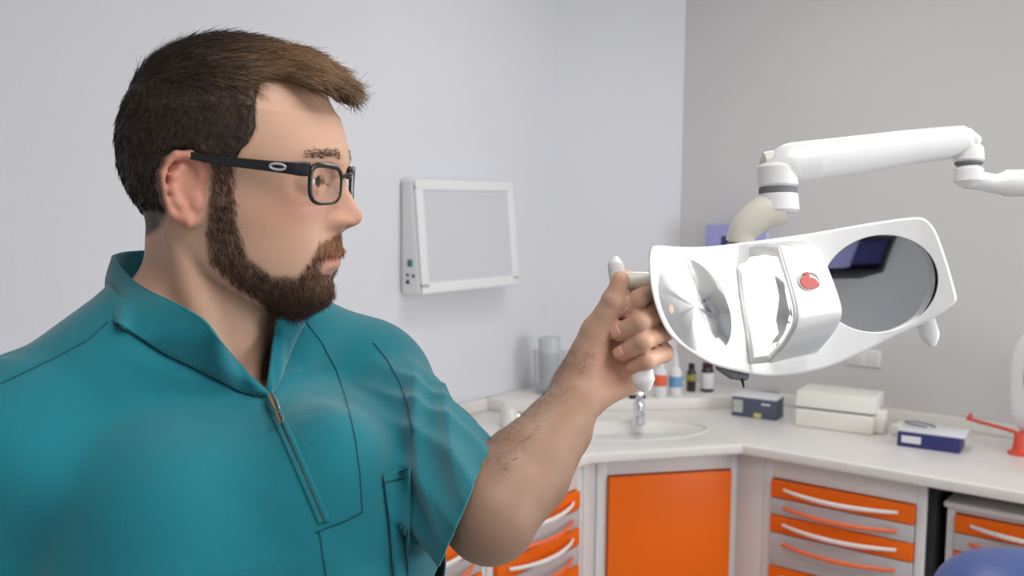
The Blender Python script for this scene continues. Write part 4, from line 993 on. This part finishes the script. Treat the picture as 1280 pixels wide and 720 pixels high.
# ------------------------------------------------------------------ hair, beard and brows
def quiff(q):
    x,y,z = q[:,0]+(np.abs(q[:,1])/60)**2*24, q[:,1], q[:,2]+(q[:,1]/60)**2*16+ (q[:,1]+8)*.05
    pts = [(30,102,9),(58,97,11),(80,87,9.5),(94,79,6.5),(101,74,3.0)]; d = np.full(len(q),500.)
    for a,b_ in zip(pts,pts[1:]):
        ax,az,ar = a; bx,bz,br = b_; L2 = (bx-ax)**2+(bz-az)**2; t = np.clip(((x-ax)*(bx-ax)+(z-az)*(bz-az))/L2,0,1)
        d = np.minimum(d, np.hypot(x-ax-t*(bx-ax), z-az-t*(bz-az))-(ar+(br-ar)*t))
    e = np.abs(y+2)-44; return smin(-smin(-d,-e,10),d+900,1)
def hair_f(P, c=None, r=None):
    q = ((P-HO)@HR)*1000; w = hair_w(P); x,y,z = q[:,0],q[:,1],q[:,2]
    T = 3.2+3.2*sm(z,55,100)+.5*sm(-x,50,100); T = T-1.6*sm(-z,25,55)
    n1 = .9*fnoise(q*np.array([.06,.22,.22]))+.5*fnoise(q*np.array([.2,.6,.5]))
    d = head_mm(P)*1000-(T+n1)*w+2.2*(1-w)
    d = smin(d, quiff(q)-1.6*fnoise(q*np.array([.05,.30,.12])), 7)
    return d/1000
hair_m = tint_mix(material('brown_hair', srgb(70,55,45), .55, spec=.35)); beard_m = tint_mix(material('beard_hair', srgb(90,65,48), .6, spec=.3))
def hair_col(Pts, rng):
    q = ((Pts-HO)@HR)*1000; t = sm(q[:,0],-25,85)*sm(q[:,2],35,95); t = np.clip(t+.16*rng.randn(len(Pts)),0,1)[:,None]
    dk = lin(50,40,35)*(1+.25*rng.rand(len(Pts))[:,None]); lt = lin(150,118,88); return dk*(1-t)+lt*t
rngH = np.random.RandomState(11)
Vh, Qh = surface_net(hair_f, hd(-135,-100,-80)-.03, hd(135,100,130)+.03, .0024)
qcen = ((Vh[Qh].mean(1)-HO)@HR)*1000
keep = np.all(hair_w(Vh)[Qh] > .02, axis=1)|((qcen[:,0] > 50)&(quiff(qcen) < 3)&(qcen[:,2]>40))
Qh = Qh[keep]
hc = hair_col(Vh, np.random.RandomState(2))*.8
ho = mesh_from('hair', Vh-ROOT, Qh, hair_m, man, attrs=np.concatenate([hc,np.ones((len(hc),1))],1))
def grad(fn, P, e=.0015):
    g = np.stack([fn(P+np.eye(3)[k]*e)-fn(P-np.eye(3)[k]*e) for k in range(3)],1); return g/np.maximum(np.linalg.norm(g,axis=1),1e-9)[:,None]
def strands(name, roots, nor, dirs, L, lift, rad, cols, mat, parent, seg=4, bend=None):
    n = len(roots); t = dirs-np.sum(dirs*nor,1)[:,None]*nor; t /= np.maximum(np.linalg.norm(t,axis=1),1e-6)[:,None]
    s_ = np.cross(t, nor); ts = np.linspace(0,1,seg+1); Vs, = [np.zeros((n,seg+1,3,3))]
    for k,u in enumerate(ts):
        c = roots+t*(L*u)[:,None]+nor*(lift*u**1.3-.0006)[:,None]
        if bend is not None: c = c+bend*(u*u)
        rr_ = rad*(1-.75*u)
        for j in range(3):
            a = 2*PI*j/3; Vs[:,k,j] = c+(s_*math.cos(a)+nor*math.sin(a))*rr_[:,None]
    base = (np.arange(n)*(seg+1)*3)[:,None]; Q = []
    for k in range(seg):
        for j in range(3):
            a = k*3+j; b_ = k*3+(j+1)%3; Q.append(np.stack([base[:,0]+a, base[:,0]+b_, base[:,0]+b_+3, base[:,0]+a+3],1))
    Q = np.concatenate(Q); C4 = np.repeat(np.concatenate([cols,np.ones((n,1))],1), (seg+1)*3, axis=0)
    return mesh_from(name, Vs.reshape(-1,3)-ROOT, Q, mat, parent, attrs=C4)
hv = np.unique(Qh); wsel = hair_w(Vh[hv]); qv = ((Vh[hv]-HO)@HR)*1000; hv = hv[(wsel>.5)|((qv[:,0]>50)&(quiff(qv)<2)&(qv[:,2]>50))]
idx = rngH.choice(hv, 15000, replace=True); R0 = Vh[idx]+rngH.randn(15000,3)*.0009
N0 = grad(lambda P: hair_f(P), R0); q0 = ((R0-HO)@HR)*1000
top = sm(q0[:,2],45,85); frontness = sm(q0[:,0],-60,40)
dl = np.stack([np.where(q0[:,0]>35,-.25,-.45)*(1-top)+top*1.0, .10+.0*top, -1.0*(1-top)+top*(.05-.25*(1-frontness)*0)],1)+rngH.randn(15000,3)*.16
D0 = dl@HR.T; Lh = (.007+.012*top)*(.6+.8*rngH.rand(15000)); lf = (.0010+.0018*top)*rngH.rand(15000)
strands('hair_strands', R0, N0, D0, Lh, lf, np.full(15000,.00034), hair_col(R0, rngH)*(0.75+.6*rngH.rand(15000))[:,None], hair_m, ho)
# beard
bw = beard_w(Vb); inhead = np.linalg.norm(Vb-HO,axis=1)<.175; q = ((Vb-HO)@HR)*1000
bi = np.nonzero((bw>.15)&inhead&(np.abs(q[:,1])<76)&(rngH.rand(len(Vb))<bw))[0]
idx = rngH.choice(bi, 12000, replace=True); R0 = Vb[idx]+rngH.randn(12000,3)*.0008; N0 = grad(head_mm, R0); q0 = ((R0-HO)@HR)*1000
mus = sm(q0[:,2],-71,-66)*(q0[:,0]>62); chin = sm(-q0[:,2],85,112)
dl = np.stack([.30+.3*chin-.2*mus, mus*np.sign(q0[:,1])*.7, -1.0+.3*chin],1)+rngH.randn(12000,3)*.25
Lb_ = (.0055+.003*chin+.0005*mus)*(.6+.7*rngH.rand(12000)); lf = (.0022+.0022*chin)*(.4+rngH.rand(12000))
gc = np.clip(mus*.9+.35*sm(q0[:,0],60,85)*(1-chin),0,1)[:,None]
bc_ = (lin(84,62,49)*(1-gc)+lin(165,112,68)*gc)*(.75+.5*rngH.rand(12000))[:,None]
strands('beard', R0, N0, dl@HR.T, Lb_, lf, np.full(12000,.00024), bc_, beard_m, man, 3)
# brows
qb = q; br = np.nonzero(inhead&(q[:,0]>60)&(np.abs(np.abs(q[:,1])-27)<17)&(np.abs(q[:,2]-15.5+.10*(np.abs(np.abs(q[:,1])-24)))<3.6))[0]
idx = rngH.choice(br, 900, replace=True); R0 = Vb[idx]; N0 = grad(head_mm,R0); q0 = ((R0-HO)@HR)*1000
dl = np.stack([-.3+0*q0[:,0], np.sign(q0[:,1])*1.0, .25+0*q0[:,0]],1)+rngH.randn(900,3)*.2
strands('eyebrows', R0, N0, dl@HR.T, .0055*(.6+.6*rngH.rand(900)), .0016*rngH.rand(900), np.full(900,.00026), lin(74,52,40)*(.7+.6*rngH.rand(900))[:,None], beard_m, man, 3)
# fine dark hair on the raised forearm
P_ = Vb; t_a = ((P_-ELB)@(WR-ELB))/np.sum((WR-ELB)**2); da = np.linalg.norm(P_-ELB-t_a[:,None]*(WR-ELB),axis=1); outer_ = ((P_-ELB)@np.array([-.80,.10,.35]))
ai = np.nonzero((t_a>.02)&(t_a<1.0)&(da<.06)&(P_[:,0]>-.08)&(outer_-t_a*((WR-ELB)@np.array([-.80,.10,.35]))>.004))[0]
idx = rngH.choice(ai, 6000, replace=True); R0 = Vb[idx]; N0 = grad(lambda P: body_f(P), R0)
strands('arm_hair', R0, N0, np.tile((WR-ELB)*.6+np.array([0,0,-.1]),(6000,1))+rngH.randn(6000,3)*.06, .009*(.5+rngH.rand(6000)), .002*rngH.rand(6000), np.full(6000,.000085), lin(74,58,46)*(.7+.6*rngH.rand(6000))[:,None], beard_m, man, 3)
# nails of the fingers that show
nail_m = material('nail', srgb(220,166,146), .3, coat=.2)
for nm in ('index','middle','ring'):
    p2, p3 = hp(*fingers[nm][2]), hp(*fingers[nm][3]); r3 = frad[nm][3]; ax_ = (p3-p2)/np.linalg.norm(p3-p2); vw = (EYEP-p3)/np.linalg.norm(EYEP-p3)
    up_ = vw+np.array([-.25,0,.35]); up_ = up_-ax_*(up_@ax_); up_ /= np.linalg.norm(up_); sd_ = np.cross(ax_, up_); rows = []
    for i in range(7):
        u = -1+2*i/6; row = []
        for j in range(7):
            v = -1+2*j/6; wd = .62*(1-.35*max(u,0)**3-.2*max(-u,0)**3); an = v*wd*1.05; rr_ = r3*1.02+.0003
            row.append(tuple(p3+ax_*(u*.0052+.0015)+(up_*math.cos(an)+sd_*math.sin(an))*rr_-up_*(.0012*max(u,0)**2)-ROOT))
        rows.append(row)
    o = MB().loft(rows, closed=False, cap=False).build('fingernail', nail_m, bo); md = o.modifiers.new('nail_thickness','SOLIDIFY'); md.thickness = .0008; md.offset = 0

# ------------------------------------------------------------------ glasses (worn, so they move with the head but are a thing of their own)
GROOT = hd(85,0,-5)
gl = empty('eyeglasses', RL@GROOT, YAW, 'black half-rimmed eyeglasses with a pale oval mark on the temple, worn by the bearded man', 'glasses')
gm = material('black_acetate', srgb(24,23,26), .25, coat=.3, var=.05); lens_m = material('clear_lens', (.97,.98,1,1), .02, trans=1.0, ior=1.04)
gg = lambda x,y,z: hd(x,y,z)-GROOT
def lens_pt(s2, u, v):                                      # u -1 outer .. 1 inner, v -1 bottom .. 1 top
    x = 92+6*u-1.0*u*u; y = 35.5-22.5*u; z = -11.5+15.8*v-1.0*u*v+1.5*(1-u)*.3
    return gg(x+2.5*(v)*.3, s2*y, z)
for s2 in (-1,1):
    L_ = []
    for k in range(48):
        a = 2*PI*k/48; cu, su = math.cos(a), math.sin(a); e = .55
        L_.append((math.copysign(abs(cu)**e,cu)*(1-.08*(su<0)*abs(su)), math.copysign(abs(su)**e,su)))
    P_l = [lens_pt(s2,u,v) for u,v in L_]+[lens_pt(s2,*L_[0])]
    rad_ = [.0013+.0009*max(0,math.sin(2*PI*k/48)) +.0006*max(0,-math.cos(2*PI*k/48)) for k in range(49)]
    rim_o = MB().tube(P_l, rad_, 10, upv=tuple(HF)).build('lens_rim', gm, gl)
    rows = [[tuple(lens_pt(s2,u*r_,v*r_)) for u,v in L_] for r_ in (1.0,.7,.4,.05)]
    o = MB().loft(rows, cap=False).build('lens', lens_m, gl); md = o.modifiers.new('lens_thickness','SOLIDIFY'); md.thickness = .0015; md.offset = 0
    tp_ = bez([gg(85.5,s2*58,1.5),gg(80,s2*62,1.5),gg(68,s2*68,2.2),gg(20,s2*78.5,7),gg(-14,s2*81,11.5),gg(-27,s2*80,7),gg(-35,s2*78,-10)],6)
    hh_ = np.interp(np.arange(len(tp_)),[0,4,8,14,20,26,32,36],[.0054,.0062,.0060,.0044,.0033,.0028,.0026,.0022]); rows = []
    for i,p in enumerate(tp_):
        h_ = hh_[i]; ta = (tp_[min(i+1,len(tp_)-1)]-tp_[max(i-1,0)]).normalized(); sd_ = Vector(HL)*s2; upd = sd_.cross(ta).normalized()
        if upd.z < 0 : upd = -upd
        rows.append([tuple(p+upd*(h_*math.copysign(abs(math.sin(a))**.6,math.sin(a)))+sd_*(.0017*math.copysign(abs(math.cos(a))**.6,math.cos(a)))) for a in np.linspace(0,2*PI,16,endpoint=False)])
    tmp = MB().loft(rows).build('temple', gm, gl)
    c0 = gg(63,s2*71.9,2.8); dx_ = Vector(gg(53,s2*74.2,3.6))-Vector(c0); dx_.normalize(); R2 = []
    MB().tube([Vector(c0)+dx_*(.0062*math.cos(a))+Vector((0,0,1))*(.0024*math.sin(a)) for a in np.linspace(0,2*PI,33)], .0010, 8).build('oval_mark', material('pale_metal_mark', srgb(196,198,202), .3, .3), tmp)
MB().tube(bez([lens_pt(-1,1,.45),gg(99.5,-7,-2.5),gg(101.5,0,-1.5),gg(99.5,7,-2.5),lens_pt(1,1,.45)],6), .0016, 10).build('bridge', gm, gl)
for s2 in (-1,1): MB().tube([lens_pt(s2,1,.0),gg(92,s2*9.5,-12),gg(93,s2*8.5,-17)], [.0006,.0006,.0024], 8).build('nose_pad', lens_m, gl)
